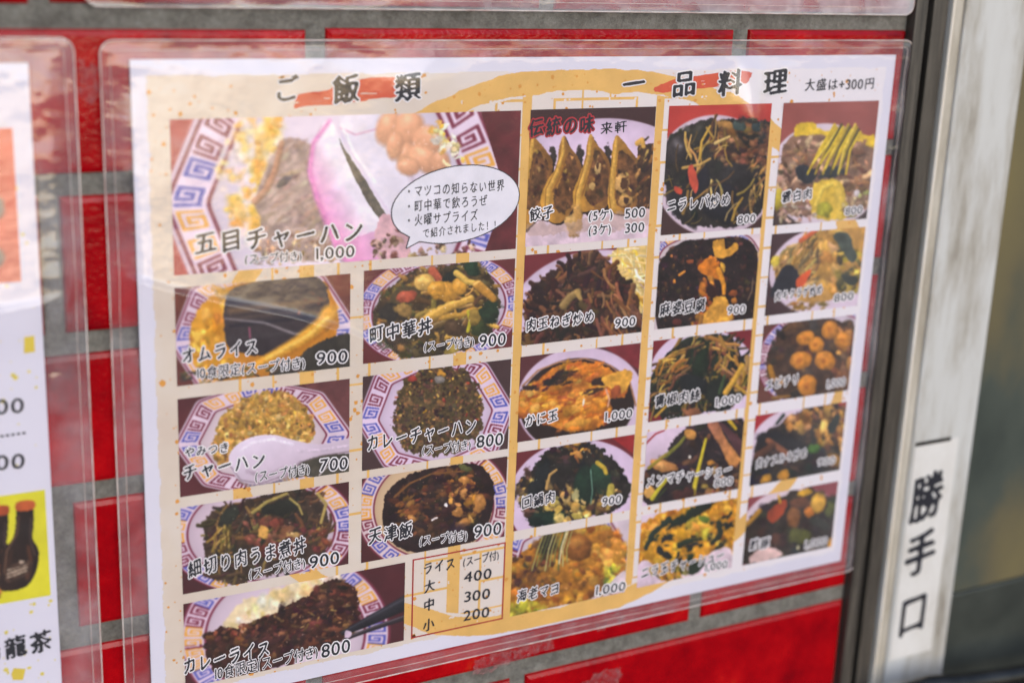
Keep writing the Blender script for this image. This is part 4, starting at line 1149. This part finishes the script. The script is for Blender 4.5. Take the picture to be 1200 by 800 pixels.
p.stroke([(800, 250), (804, 238), (806, 224)], 2.6, 2, hx('8c6c3a'), .5); p.stroke([(858, 258), (862, 244), (870, 232)], 2.2, 1.6, hx('a8853e'), .5)
p.glints(P_, 20, (.5, 1.2), 'cfc4b8')
p.soften(1)
dish(p, 'dish photo of dark liver and chive stir-fry with carrot strips', ('ニラレバ炒め', (780, 241), (856, 233), 16), None, ('800', (864, 257), (886, 255), 12))

# 15 --- mapo tofu
p = Print(C3L, 92.9, C3R, 139.5, 'd8c6cc', 3.0, 25)
p.rim(828, 330, 74, 66, A(-4), True, 'dccad2', 'd8c6cc', (0.985, 0.955, 0.88, 0.865), 34, .2, 'ggbb', pow_=20)
P_ = [(773, 306), (798, 284), (830, 280), (868, 278), (886, 292), (888, 330), (884, 376), (840, 386), (780, 390), (768, 372), (770, 336)]
p.poly(P_, '2a1b1c', True, .6, .25, 5)
p.scatter(P_, 330, (1.6, 5), (.5, .9), ['2c1c1c', '3a2420', '24181a', '4a2e22', '1e1618', '5a3a28', '402a28'], None, .6, .3, .12)
p.scatter([(822, 300), (838, 298), (850, 330), (856, 378), (815, 384), (818, 350)], 50, (4, 10), (.4, .7), ['8a4a20', 'a8622a', '703a1e', 'c48238'], (A(60), .6), .5)
p.poly([(836, 284), (848, 280), (850, 292), (862, 284), (864, 292), (850, 302), (838, 300)], 'c8913c', True, .8, .15, 5); p.poly([(818, 312), (832, 300), (840, 306), (846, 322), (848, 330), (838, 326), (822, 320)], 'c07226', True, .8, .2, 6)
p.stroke([(842, 316), (848, 334), (848, 344)], 4, 2.4, hx('d08c32'), .5); p.blob(847, 313, 2.4, 7, -.3, hx('c4963c'), .4)
p.poly([(830, 362), (838, 348), (850, 348), (858, 366), (856, 376), (824, 380), (822, 372)], 'ca9440', True, 1, .2, 6); p.stroke([(820, 382), (822, 370)], 3, 3, hx('9a6a32'), .4)
p.blob(834, 340, 11, 7, .2, hx('3a1e1c'), .4); p.blob(859, 344, 5, 4, 0, hx('8a4a26'), .5); p.blob(860, 344 + 8, 4, 4, .3, hx('b0702c'), .5)
p.stroke([(796, 322), (802, 318)], 2, 1.6, hx('d08a38'), .4); p.blob(790, 330, 2, 3, .2, hx('e09030'), .2); p.blob(809, 306, 5, 2.4, -.2, hx('86482a'), .4); p.blob(787, 300, 1.8, 1.8, 0, hx('b47040'), .2); p.blob(793, 377, 6, 4, 0, hx('5c2c28'), .5)
p.stroke([(876, 352), (881, 340), (882, 325)], .7, .6, hx('8a7260'), .2); p.glints(P_, 60, (.4, .9), 'd0906a')
dish(p, 'dish photo of glossy black mapo tofu with orange tofu pieces', ('麻婆豆腐', (772, 362.5), (827, 356.5), 16), None, ('900', (852, 363), (874, 361), 12))

# 16 --- green pepper and pork shreds
p = Print(C3L, 145.5, C3R, 190.2, '7a2830', 3.0, 26)
p.ell(824, 446, 66, 62, A(-8), 'd9c4da', shade=.03)
P_ = [(764, 440), (776, 420), (796, 402), (820, 394), (846, 392), (862, 402), (872, 424), (878, 448), (866, 470), (840, 480), (790, 488), (766, 486), (762, 462)]
p.poly(P_, '272a22', True, 2, .2, 6)
p.scatter(P_, 170, (6, 14), (.12, .22), ['3a3428', '55412c', '2c3426', '6c5430', '4a3828', '24281f', '876a3c'], (A(-50), .9), .6, .15, .05, .12, .3)
p.scatter([(828, 404), (858, 400), (874, 440), (868, 460), (840, 440)], 44, (5, 12), (.2, .34), ['a8803c', '8a5e34', 'b98e48', '7c4c34', '96704a'], (A(60), 1.2), .55, .15, .1, .1, .3)
p.scatter([(766, 440), (796, 405), (822, 398), (800, 440), (772, 470)], 36, (5, 11), (.18, .3), ['a07a3a', '84602e', 'b08c4a', '6c4c30'], (A(-45), .6), .55, .15, .08, .1, .3)
p.blob(822, 424, 9, 28, .3, hx('22301f'), .6); p.blob(842, 460, 18, 20, .2, hx('252a24'), .5); p.blob(812, 450, 18, 14, .4, hx('26292a'), .5)
p.stroke([(850, 460), (862, 442), (870, 428)], 4, 3.4, hx('c99c44'), .55); p.stroke([(843, 460), (849, 440)], 2.6, 2, hx('48583a'), .5); p.stroke([(863, 452), (876, 462)], 3, 2, hx('b58c3c'), .5)
p.stroke([(768, 488), (780, 476), (792, 468)], 2, 1.4, hx('b8903e'), .5); p.blob(812, 483, 12, 5, .1, hx('8a5a40'), .4); p.glints(P_, 22, (.5, 1), 'd8b890')
dish(p, 'dish photo of thin green pepper and pork shreds', ('青椒肉絲', (766, 470), (821, 461.5), 15), None, ('1,000', (836, 471), (869, 465.5), 12))

# 17 --- bamboo shoot and roast pork
p = Print(C3L, 195.8, C3R, 237.9, 'd4bed0', 3.0, 27)
p.stroke([(756, 520), (768, 508), (778, 504)], 1.4, 1.2, hx('a03a40'), .2)
P_ = [(756, 552), (782, 530), (796, 506), (830, 494), (872, 492), (874, 540), (868, 570), (800, 590), (756, 590)]
p.poly(P_, '33282a', True, 2, .2, 7)
p.scatter(P_, 90, (5, 13), (.25, .5), ['3c3030', '2a2628', '543a30', '46342c', '6c4a38'], None, .6, .2, .05)
p.poly([(829, 496), (841, 494), (850, 514), (866, 534), (868, 540), (856, 546), (844, 524)], '9c6650', True, .8, .15, 6, 1, ((834, 496, 860, 540), 'c0854e'))
p.poly([(841, 494), (850, 498), (872, 520), (866, 532), (852, 512)], '5c3c40', True, .6, .15)
p.blob(808, 508, 8, 6.5, .2, hx('c68f4c'), .5, .15); p.blob(778, 546, 17, 8, .3, hx('c08650'), .5, .2); p.blob(772, 544, 9, 5, .2, hx('d09c62'), .4); p.blob(761, 576, 8, 9, .2, hx('cf9e58'), .5)
p.stroke([(780, 534), (796, 520), (802, 512)], 3, 2, hx('7d7a34'), .5); p.stroke([(760, 548), (780, 532)], 2.4, 2, hx('968436'), .4)
p.stroke([(812, 578), (818, 550), (827, 514)], 3.4, 1.6, hx('c8b438'), .4); p.stroke([(764, 584), (772, 572), (782, 560)], 3, 2.4, hx('bcae38'), .45); p.stroke([(768, 586), (780, 572)], 1.6, 1.4, hx('3c4424'), .3)
p.stroke([(854, 492), (862, 502)], 3, 2, hx('c0a030'), .4); p.blob(800, 580, 18, 9, -.1, hx('4a2a26'), .4)
p.scatter([(826, 555), (866, 545), (866, 570), (826, 580)], 30, (3, 7), (.4, .7), ['9a6a44', '7a4c38', 'b48450', '54382e'], None, .5)
p.blob(832, 542, 5, 4, .2, hx('c0863e'), .4); p.blob(808, 535, 1.4, 2.4, .2, hx('e6dcd0'), 0); p.glints(P_, 14, (.5, 1), 'd8b890')
dish(p, 'dish photo of bamboo shoot and roast pork with yellow-green leek', ('メンマチャーシュー', (756, 564), (858, 548.5), 14), None, ('800', (837, 565), (859, 562), 11))

# 18 --- chives and egg
p = Print(C3L, 243.3, C3R, 285.8, 'd6c4d2', 3.0, 28)
P_ = [(751, 622), (766, 606), (790, 598), (814, 590), (862, 580), (866, 620), (860, 650), (830, 664), (790, 678), (760, 676), (748, 654)]
p.poly(P_, 'c48a2c', True, 2.6, .18, 6)
p.scatter(P_, 150, (4, 10), (.5, .85), ['cf952f', 'd8a038', 'b97e28', 'c28a30', 'a86c26', 'e0ac4a'], None, .5, .28, .08)
p.scatter([(770, 618), (800, 596), (850, 590), (858, 630), (830, 650), (790, 660), (768, 640)], 40, (4, 11), (.25, .5), ['26302a', '2c3a2c', '34382c', '222826'], (A(-30), .7), .4, .3)
p.stroke([(756, 642), (766, 624), (784, 608)], 3, 4.5, hx('2a3a30'), .5, nz=.3); p.stroke([(790, 612), (806, 606), (826, 592)], 6, 8, hx('263024'), .5, nz=.3); p.stroke([(795, 638), (812, 632), (828, 628)], 3.5, 3, hx('2c3826'), .5, nz=.3)
p.stroke([(772, 644), (784, 652)], 5, 4, hx('2a2c28'), .4, nz=.3); p.blob(826, 608, 8, 5, .4, hx('6c8034'), .4); p.stroke([(842, 612), (844, 626), (834, 636)], 4, 3, hx('30362a'), .4, nz=.3)
p.scatter([(806, 608), (826, 612), (836, 630), (812, 626)], 14, (4, 8), (.5, .8), ['c88a34', 'd29e40', 'b8a038'], None, .5)
p.poly([(746, 664), (758, 656), (772, 676), (760, 690), (744, 690)], 'd2bccb', True, 1); p.poly([(800, 664), (816, 660), (850, 640), (858, 668), (806, 678)], 'd8c2cc', True, 1.5)
p.scatter([(764, 664), (800, 660), (806, 674), (770, 682)], 24, (4, 8), (.2, .4), ['8a7a38', 'b89040', '6a5c30', '3c3c2a'], (A(40), .4), .4)
p.poly([(808, 660), (826, 656), (820, 668), (808, 672)], '2c3826', True, 1)
p.soften(1)
dish(p, 'dish photo of yellow scrambled egg with dark chives', ('ニラ玉チャーシュー', (750, 671), (849, 649), 14), None, ('1,000', (824, 664), (853, 659.5), 11))

# 19 --- sliced boiled pork
p = Print(C4L, 24.3, C4R, 89.2, '94524c', 3.0, 29)
p.rgb[int(p.ny * .7):] = hx('4c3c3c')
p.ell(966, 206, 66, 62, A(-4), 'd9c8d4', shade=.04)
P_ = [(912, 200), (934, 158), (955, 146), (985, 150), (1020, 162), (1024, 200), (1016, 240), (985, 258), (950, 256), (914, 246)]
p.poly([(932, 148), (950, 144), (966, 154), (985, 152), (1026, 162), (1022, 182), (985, 176), (950, 170), (932, 165)], 'd6b33c', True, 1.6, .12, 6)
p.poly([(930, 160), (1022, 172), (1018, 240), (985, 256), (950, 254), (912, 246), (912, 205)], '8a6a58', True, 2, .15, 8)
p.scatter([(930, 165), (960, 165), (966, 200), (930, 216), (912, 210)], 60, (6, 13), (.22, .42), ['a07a5c', '8a6450', 'b8947a', '6e4e44', 'c8a488'], None, .55)
p.scatter([(996, 172), (1020, 178), (1018, 220), (990, 232), (984, 205)], 50, (6, 13), (.22, .42), ['b08a64', '94684c', 'c8a47c', '70503e'], None, .55)
p.scatter([(914, 205), (940, 200), (950, 240), (912, 244)], 44, (6, 12), (.25, .45), ['8c6656', 'a88470', '6a4c48', 'c09c84'], None, .5)
p.blob(944, 205, 14, 12, .2, hx('2f333c'), .4); p.blob(974, 202, 16, 9, -.2, hx('343a3e'), .4)
for k in range(16):
    x = 952 + k * 3.0; p.stroke([(x + 26 - k, 146 + (k % 4) * 3), (x + 8 - k * .6, 176), (x - 6, 204 - (k % 3) * 6)], 1.8, 1.4, hx(['d2b436', 'c4a430', 'dcc254', 'b09434', '5c5428'][k % 5]), .5)
p.poly([(952, 218), (970, 210), (984, 214), (992, 236), (990, 256), (954, 254)], 'cfae48', True, 1.6, .12, 7); p.stroke([(956, 240), (964, 220), (978, 214)], 3, 3, hx('d9bd58'), .4); p.blob(964, 246, 10, 9, .2, hx('a8a03c'), .5); p.stroke([(980, 216), (986, 236), (984, 254)], 5, 5, hx('d4b450'), .4)
p.scatter([(908, 242), (950, 242), (955, 258), (912, 258)], 36, (3, 6), (.4, .7), ['8a7064', 'c8b0a4', '5e4c48', 'b09480'], None, .5)
p.scatter([(992, 232), (1018, 224), (1016, 250), (992, 252)], 26, (3, 7), (.4, .7), ['a08868', '8c705c', 'c4ac90', '9a9a5c'], None, .5)
p.blob(1004, 226, 4, 5, .2, hx('e0d4d8'), .2); p.blob(912, 236, 6, 14, .1, hx('b8a440'), .4)
p.soften(2)
dish(p, 'dish photo of boiled pork slices under yellow leek strands', ('雲白肉', (915, 231), (952, 226.5), 14), None, ('800', (990, 247), (1011, 245), 11))

# 20 --- meat and cloud-ear stir-fry
p = Print(C4L, 93.8, C4R, 138.9, '4c3438', 3.0, 30)
p.ell(966, 318, 66, 52, A(-10), 'd9c6d6', shade=.03)
P_ = [(906, 300), (930, 288), (955, 270), (1014, 266), (1012, 310), (1004, 342), (965, 356), (930, 358), (905, 336)]
p.poly([(934, 284), (958, 268), (1014, 264), (1012, 306), (1004, 340), (965, 354), (935, 350), (910, 330), (912, 302)], 'b58a4c', True, 1.5, .12, 7)
p.scatter([(915, 300), (955, 272), (966, 300), (960, 340), (925, 345)], 120, (5, 11), (.16, .3), ['b08a50', '947244', 'c8a468', '6e5c44', 'a08058'], (A(-55), .6), .5, .15, .05, .1, .3)
p.scatter([(964, 274), (985, 274), (984, 305), (1000, 340), (970, 345), (960, 310)], 50, (6, 12), (.5, .8), ['cfa058', 'c0904a', 'd8ae6c'], (A(70), .6), .4)
p.scatter([(985, 290), (1010, 300), (1006, 340), (980, 330)], 50, (3, 8), (.4, .7), ['b89a3c', 'a08438', 'c8ac54', '5c5634', '4a4a3a'], None, .5)
p.poly([(977, 276), (992, 272), (1000, 288), (1004, 302), (996, 306), (984, 290)], '4c544c', True, 1.2, .15); p.poly([(985, 322), (1004, 324), (1002, 334), (992, 332)], '3a4038', True, 1)
p.poly([(916, 314), (930, 312), (936, 324), (932, 340), (905, 348), (904, 340)], '30303a', True, 1, .12); p.poly([(934, 326), (948, 316), (950, 318), (942, 334), (933, 336)], 'cc5a34', True, .4); p.stroke([(938, 282), (956, 270)], 3, 3, hx('c4623c'), .3)
p.blob(908, 306, 5, 7, .2, hx('d0b850'), .3); p.scatter([(925, 356), (960, 350), (965, 362), (930, 364)], 14, (3, 8), (.3, .5), ['a8803c', '8a6434'], (A(-10), .4), .4)
p.soften(2)
dish(p, 'dish photo of meat stir-fry with black cloud-ear fungus and egg', ('肉キクラゲ炒め', (907, 347), (964, 338.5), 12), None, ('800', (977, 349), (1001, 345.5), 11))

# 21 --- chilli shrimp
p = Print(C4L, 144.1, C4R, 188.9, '6a4038', 3.0, 31)
p.rim(966, 420, 80, 62, A(-10), False, 'dccad6', 'd8c8d6', (0.985, 0.96, 0.88, 0.85), 30, .5, 'bbmm')
P_ = [(898, 420), (916, 388), (930, 378), (970, 372), (988, 378), (1002, 384), (1000, 440), (994, 458), (940, 466), (908, 460)]
p.poly(P_, '4c362a', True, 1.5, .18, 7)
p.scatter(P_, 90, (4, 10), (.5, .8), ['4e382c', '3c2c28', '5c4030', '6c4c34', '44362e'], None, .5, .25, .04)
p.scatter([(978, 398), (1002, 392), (1000, 448), (978, 450)], 40, (5, 10), (.4, .7), ['94643c', 'a8743e', '7a5038', '86583a'], (A(80), .4), .5)
for x, y, a, b_, t_ in [(943, 396, 12, 9, -.4), (957, 404, 10, 10, .2), (938, 422, 14, 11.5, -.4), (966, 422, 13.5, 11.5, .3), (946, 452, 12, 14, .1), (973, 386, 11, 12, .3), (988, 398, 10, 10, .2)]:
    p.blob(x, y, a, b_, t_, hx('c88434'), .55, .08, .15, .05); p.blob(x - 1, y, a * .4, b_ * .35, t_, hx('b06a2c'), .2, .3, .8)
p.blob(930, 382, 14, 6, -.2, hx('6a4a30'), .5); p.blob(954, 380, 7, 8, 0, hx('4c423e'), .4); p.stroke([(902, 430), (906, 444), (916, 448)], 4, 4, hx('a8762e'), .5); p.stroke([(906, 466), (925, 464)], 3, 2, hx('8a6434'), .4)
p.blob(983, 413, 3, 2.6, 0, hx('e0a85c'), .3)
p.soften(1)
dish(p, 'dish photo of round orange shrimp in chilli sauce', ('エビチリ', (896, 451), (937, 443), 13), None, ('1,000', (967, 449.5), (991, 446), 11))

# 22 --- meat and aubergine
p = Print(C4L, 195.9, C4R, 237.7, '9a2c32', 3.0, 32)
p.ell(938, 528, 62, 52, A(-10), 'd9c6d6', shade=.03)
P_ = [(882, 540), (888, 514), (910, 498), (935, 482), (960, 476), (990, 478), (986, 520), (982, 552), (930, 560), (880, 568)]
p.poly(P_, '37302c', True, 1.6, .18, 7)
p.scatter(P_, 80, (5, 12), (.4, .7), ['3a302e', '2c2a2c', '4c3a2e', '332e30'], None, .5)
p.scatter([(955, 482), (988, 480), (984, 545), (962, 520)], 70, (5, 11), (.3, .6), ['b98a48', 'a47640', 'c89a56', '86603a', '6e503a'], (A(70), .6), .5)
p.scatter([(913, 498), (945, 482), (948, 505), (918, 506)], 36, (4, 8), (.5, .8), ['9c6a40', 'b07e48', '7c5236', 'c0925a'], None, .5)
p.blob(915, 518, 30, 12, .2, hx('2a282c'), .5); p.stroke([(900, 516), (915, 526), (922, 532)], 4, 5, hx('8a5840'), .5); p.stroke([(888, 534), (905, 522)], 6, 5, hx('5c3c2e'), .5)
p.blob(954, 525, 10, 6, -.4, hx('4c7034'), .4); p.poly([(970, 500), (980, 484), (984, 490), (978, 506), (972, 508)], '3f4440', True, .6)
p.stroke([(910, 496), (918, 486)], 2, 2.4, hx('2e3a34'), .3); p.blob(898, 560, 9, 6, -.2, hx('c28e38'), .4); p.blob(917, 556, 9, 6, -.2, hx('b9822e'), .4)
p.soften(2)
dish(p, 'dish photo of meat and dark aubergine with a green sprig', ('肉ナスみそ炒め', (885, 543), (946, 529.5), 12), None, ('900', (958, 541), (979, 538), 10))

# 23 --- sweet and sour pork
p = Print(C4L, 244.7, C4R, 286.1, '8f4a50', 3.0, 33)
p.ell(930, 628, 66, 58, A(-12), 'dac6d0', shade=.03)
P_ = [(872, 620), (886, 598), (910, 584), (935, 574), (958, 574), (978, 590), (976, 630), (972, 642), (925, 652), (870, 660)]
p.poly(P_, '3a2e26', True, 1.5, .2, 7)
p.scatter(P_, 70, (5, 11), (.5, .8), ['3c2e28', '2e2a26', '4c3428', '42382c'], None, .5)
p.poly([(898, 604), (914, 586), (922, 588), (916, 604), (906, 612)], '9c4428', True, 1, .15); p.stroke([(912, 580), (914, 588)], 1.4, 2, hx('c8982c'), .3)
p.blob(930, 605, 9, 16, .1, hx('8a5a34'), .55, .15); p.blob(940, 590, 14, 8, .2, hx('6a4430'), .5); p.blob(958, 590, 9, 13, .2, hx('d0a044'), .45, .12); p.blob(944, 576, 11, 5, -.2, hx('cf9f38'), .4); p.blob(948, 600, 6, 6, 0, hx('b8702c'), .4)
p.blob(972, 596, 6, 12, .1, hx('5c6030'), .5); p.blob(938, 628, 18, 9, -.1, hx('5a5a2c'), .5); p.stroke([(875, 614), (885, 604), (890, 598)], 3, 3.4, hx('a87c34'), .4); p.blob(960, 612, 12, 8, .2, hx('3c3c34'), .4)
p.poly([(882, 648), (900, 640), (916, 650), (880, 660)], 'd8b8b4', True, 1); p.blob(974, 638, 4, 8, .2, hx('c08a30'), .4); p.blob(935, 641, 2, 3, 0, hx('d8cfa8'), .2)
p.glints(P_, 16, (.5, 1.1), 'd8c0a0')
p.soften(2)
dish(p, 'dish photo of sweet and sour pork at the lower right corner', ('酢豚', (878, 637.5), (902, 635), 13), None, ('1,000', (941, 637.5), (970, 632), 11))

# speech bubble over the large photo
cx_, cy_ = 533, 239
bub = []
for k in range(48):
    a = 2 * math.pi * k / 48
    bub.append((cx_ + 74 * math.cos(a) - 2 * math.sin(a) * 4, cy_ + 45 * math.sin(a) - math.cos(a) * 6))
bub = np.array(bub)
pts = [tuple(q) for q in bub]
i = min(range(48), key=lambda k: abs(bub[k][0] - 484) + (0 if bub[k][1] > cy_ else 999))
pts = pts[:i - 1] + [(491, 282), (476, 290), (480, 277)] + pts[i + 2:]
P = np.array([np.array(to_mm(*q)) for q in pts])
def ring_mask(P, grow):
    x0, y0 = P.min(0) - 2; x1, y1 = P.max(0) + 2; q = 6.0
    X, Y = np.meshgrid(np.arange(x0, x1, 1 / q), np.arange(y0, y1, 1 / q))
    m = inside(X, Y, P)
    return m, (lambda u, v: (x0 + u / q, y0 + v / q))
m, fm = ring_mask(P, 0)
big = dilate(m.astype(float), 3) > 0.5
bubble = ink_object('speech_bubble', [(big, 0.40, 1), (m, 0.46, 0)], fm, [m_bub, m_ink2], menu, 'white oval speech bubble with four lines of black lettering')
for tx, a, c, h in [('・マツコの知らない世界', (473, 224.5), (591, 216.5), 14.5), ('・町中華で飲ろうぜ', (473, 242), (571, 234), 14.5), ('・火曜サプライズ', (473, 258.5), (560, 251.5), 14.5), ('で紹介されました！！', (494, 273.5), (586, 262), 12)]:
    letter('bubble_line', tx, a, c, h, [m_ink2], bubble, 'hand', 0, 0.52)

# rice price box
P = np.array([np.array(to_mm(*q)) for q in [(485.7, 654.7), (592.5, 634.5), (589, 724.5), (481.5, 746)]])
x0, y0 = P.min(0); x1, y1 = P.max(0)
mb = MB(); w_ = 0.75
for a in ((x0, x1, y0, y0 + w_), (x0, x1, y1 - w_, y1), (x0, x0 + w_, y0 + w_, y1 - w_), (x1 - w_, x1, y0 + w_, y1 - w_)):
    mb.box(a[0], a[1], a[2], a[3], 0.18, 0.24)
box = mb.build('price_box', m_redink, menu); box['label'] = 'red outlined box listing rice prices by size'
letter('rice_heading', 'ライス', (494.5, 666.5), (534, 658.5), 15, [m_ink], box, 'brush', 0, 0.3)
letter('rice_note', '(スープ付)', (542, 658), (585, 649), 11, [m_ink2], box, 'note', 0, 0.3)
for tx, x, y in (('大', 503, 686), ('中', 502.5, 707.5), ('小', 502, 731)):
    letter('rice_size', tx, (x - 7.5, y + 1.4), (x + 7.5, y - 1.4), 15, [m_ink], box, 'brush', 0, 0.3)
for tx, a, c in (('400', (543.5, 675.5), (577.5, 670)), ('300', (543, 698.5), (576, 693.5)), ('200', (542.5, 720.5), (575, 715))):
    letter('rice_price', tx, a, c, 15, [m_ink], box, 'num', 0, 0.3)

film(menu, -12.3, -8, 423.5, 305, menu_height, menu_haze_glare)

# ------------------------------------------------------------------ drinks sheet at the left
dm = thing('laminated_drinks_list', 'laminated white drinks list with yellow bottle photo left of the large menu', 'menu')
mb = MB(); mb.box(-250, -39.6, 1, 300, -0.4, 0.0); dpaper = mb.build('paper', m_paper, dm)
flecks(-100, 6, -42, 295, 240, 12, par=dpaper, rmin=.4, rmax=1.5, depth=0.1, mat=flat('yellow fleck print', 'e2cf62'))
p = Print(-110, 26.2, -47.0, 88.3, 'c9523c', 1.5, 41)
p.poly([(-60, 130), (30, 130), (30, 340), (-60, 340)], 'cf5a44', False, 0, .05, 30, 1, ((0, 150, 0, 330), 'd87a6a'))
for y in (243, 303): p.blob(-3, y, 9, 13, 0, hx('8a8078'), .3, .1)
o = p.build('drink_photo', m_print, 0.15, dm, 'plain red panel on the drinks list', 1.08, .004, False)
p = Print(-110, 179.5, -42.3, 228.6, 'd9cf2a', 3.0, 42)
p.rgb[:] = hx('d8ce2c') * (1 + .03 * NZ(p.X, p.Y, 20, 3))[..., None]
def bottle(dx, dy, cap):
    B = [(21, 592), (38, 592), (39, 616), (38, 630), (45, 644), (44, 662), (38, 678), (28, 688), (8, 692), (0, 688), (-1, 664), (2, 646), (14, 632), (18, 618)]
    p.poly([(x + dx, y + dy) for x, y in B], '2a1913', True, 0, .1, 8, 1, ((4 + dx, 640, 46 + dx, 640), '1e120f'))
    p.stroke([(33 + dx, 640 + dy), (36 + dx, 655 + dy), (32 + dx, 676 + dy)], 4, 5, hx('55301e'), .1, 1.0)
    p.stroke([(14 + dx, 645 + dy), (10 + dx, 660 + dy), (10 + dx, 680 + dy)], 3, 4, hx('3c2318'), .1, 1.0)

    p.stroke([(22 + dx, 604 + dy), (20 + dx, 625 + dy), (8 + dx, 645 + dy), (5 + dx, 670 + dy)], 1.5, 2.2, hx('6a4a38'), .2, 1.0)
    p.stroke([(36 + dx, 606 + dy), (35 + dx, 630 + dy), (41 + dx, 650 + dy)], 1.2, 1.6, hx('55403a'), .2, 1.0)
    p.poly([(20 + dx, 588 + dy), (39 + dx, 586 + dy), (39 + dx, 596 + dy), (20 + dx, 598 + dy)], cap, True, 0, .08)
    p.poly([(8 + dx, 664 + dy), (36 + dx, 656 + dy), (32 + dx, 672 + dy), (8 + dx, 682 + dy)], '453026', True, 0, .3, 3)
    for k in range(3): p.stroke([(9 + dx, 668 + k * 4 + dy), (33 - k + dx, 660 + k * 4 + dy)], .9, .9, hx('b09a86'), .2, nz=.9)
    p.blob(25 + dx, 658 + dy, 3.2, 2.4, 0, hx('c0a894'), .2)
bottle(-30, 6, 'a04420')
p.scatter([(-4, 664), (6, 668), (6, 690), (-6, 696)], 14, (3, 6), (.4, .7), ['b8602a', 'c87838', '8a4020'], (A(80), .3), .4)
bottle(0, 0, 'b9572c')
p.build('drink_photo', m_print, 0.15, dm, 'yellow photo of two dark brown bottles with orange caps', 1.08, .004, False)
k = [m_ink2]
letter('drink_price', '500', (-24, 477.5), (31, 473), 22, k, dm, 'num', 0, 0.3)
letter('drink_price', '500', (-24, 543), (32, 538), 22, k, dm, 'num', 0, 0.3)
mb = MB()
for q_ in range(16):
    x, y = to_mm(26 - q_ * 6.4, 506 + q_ * 0.9); mb.box(x, x + 1.3, y, y + 1.0, 0.1, 0.16)
mb.build('dotted_rule', m_ink2, dm)
letter('drink_name', '烏龍茶', (-28, 766), (62, 748), 27, [m_ink], dm, 'head', 0, 0.3)
m_ysq = flat('yellow square print', 'e0c548')
for P4 in ([(13, 789), (16, 782), (30, 783), (27, 796), (15, 796)], [(28, 395), (40, 393), (41, 412), (28, 414)]):
    sq = MB(); sq.add([W(*[float(v) for v in to_mm(*q_)], 0.12) for q_ in P4], [tuple(range(len(P4)))])
    sq.build('gold_square', m_ysq, dpaper)
def d_h(X, Y):
    e = edge_d(X, Y, -262, -9, -21.8, 310)
    w = sstep(0, 12, e)
    r, yl = crease_ridge(X, Y, [(-120, 372), (-40, 364), (0, 358), (40, 351), (72, 338), (92, 315), (98, 300)], 1.6, 1.7)
    up = (0.05 * (Y + 8) + 0.00032 * (Y + 8) ** 2) * (1 - sstep(0, 26, Y - yl))
    h = 0.7 + 0.5 * sstep(0, 14, e) + w * up + w * r
    mrg = 1 - sstep(14, 22, e)
    return np.maximum(h + mrg * sstep(0, 3, e) * .35 * NZ(X * .5, Y, 12, 1), 0.45)
def d_z(X, Y):
    m = np.maximum(sstep(-0.5, .8, X + 39.6), sstep(-.5, .8, 1 - Y))
    return 0.015 + m * (0.12 + .08 * NZ(X, Y, 22, 2))
film(dm, -262, -9, -21.8, 310, d_h, d_z)

# ------------------------------------------------------------------ sheet above
um = thing('laminated_upper_sheet', 'laminated sheet above the large menu, only its clear lower margin in view', 'sign')
mb = MB(); mb.box(0, 408, -330, -37, -0.4, 0.0); mb.build('paper', m_paper, um)
def u_h(X, Y):
    e = edge_d(X, Y, -17.5, -342, 420.6, -20.7)
    return 0.8 + .6 * sstep(0, 14, e) + .5 * sstep(0, 3, e) * NZ(X * .3, Y, 10, 3) * (1 - sstep(10, 20, e))
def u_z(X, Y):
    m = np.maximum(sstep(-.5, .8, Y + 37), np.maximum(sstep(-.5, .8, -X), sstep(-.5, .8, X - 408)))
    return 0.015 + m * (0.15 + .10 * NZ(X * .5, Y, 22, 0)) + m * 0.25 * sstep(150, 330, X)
film(um, -17.5, -342, 420.6, -20.7, u_h, u_z)

bpy.data.objects.remove(_to); bpy.data.curves.remove(_tc)
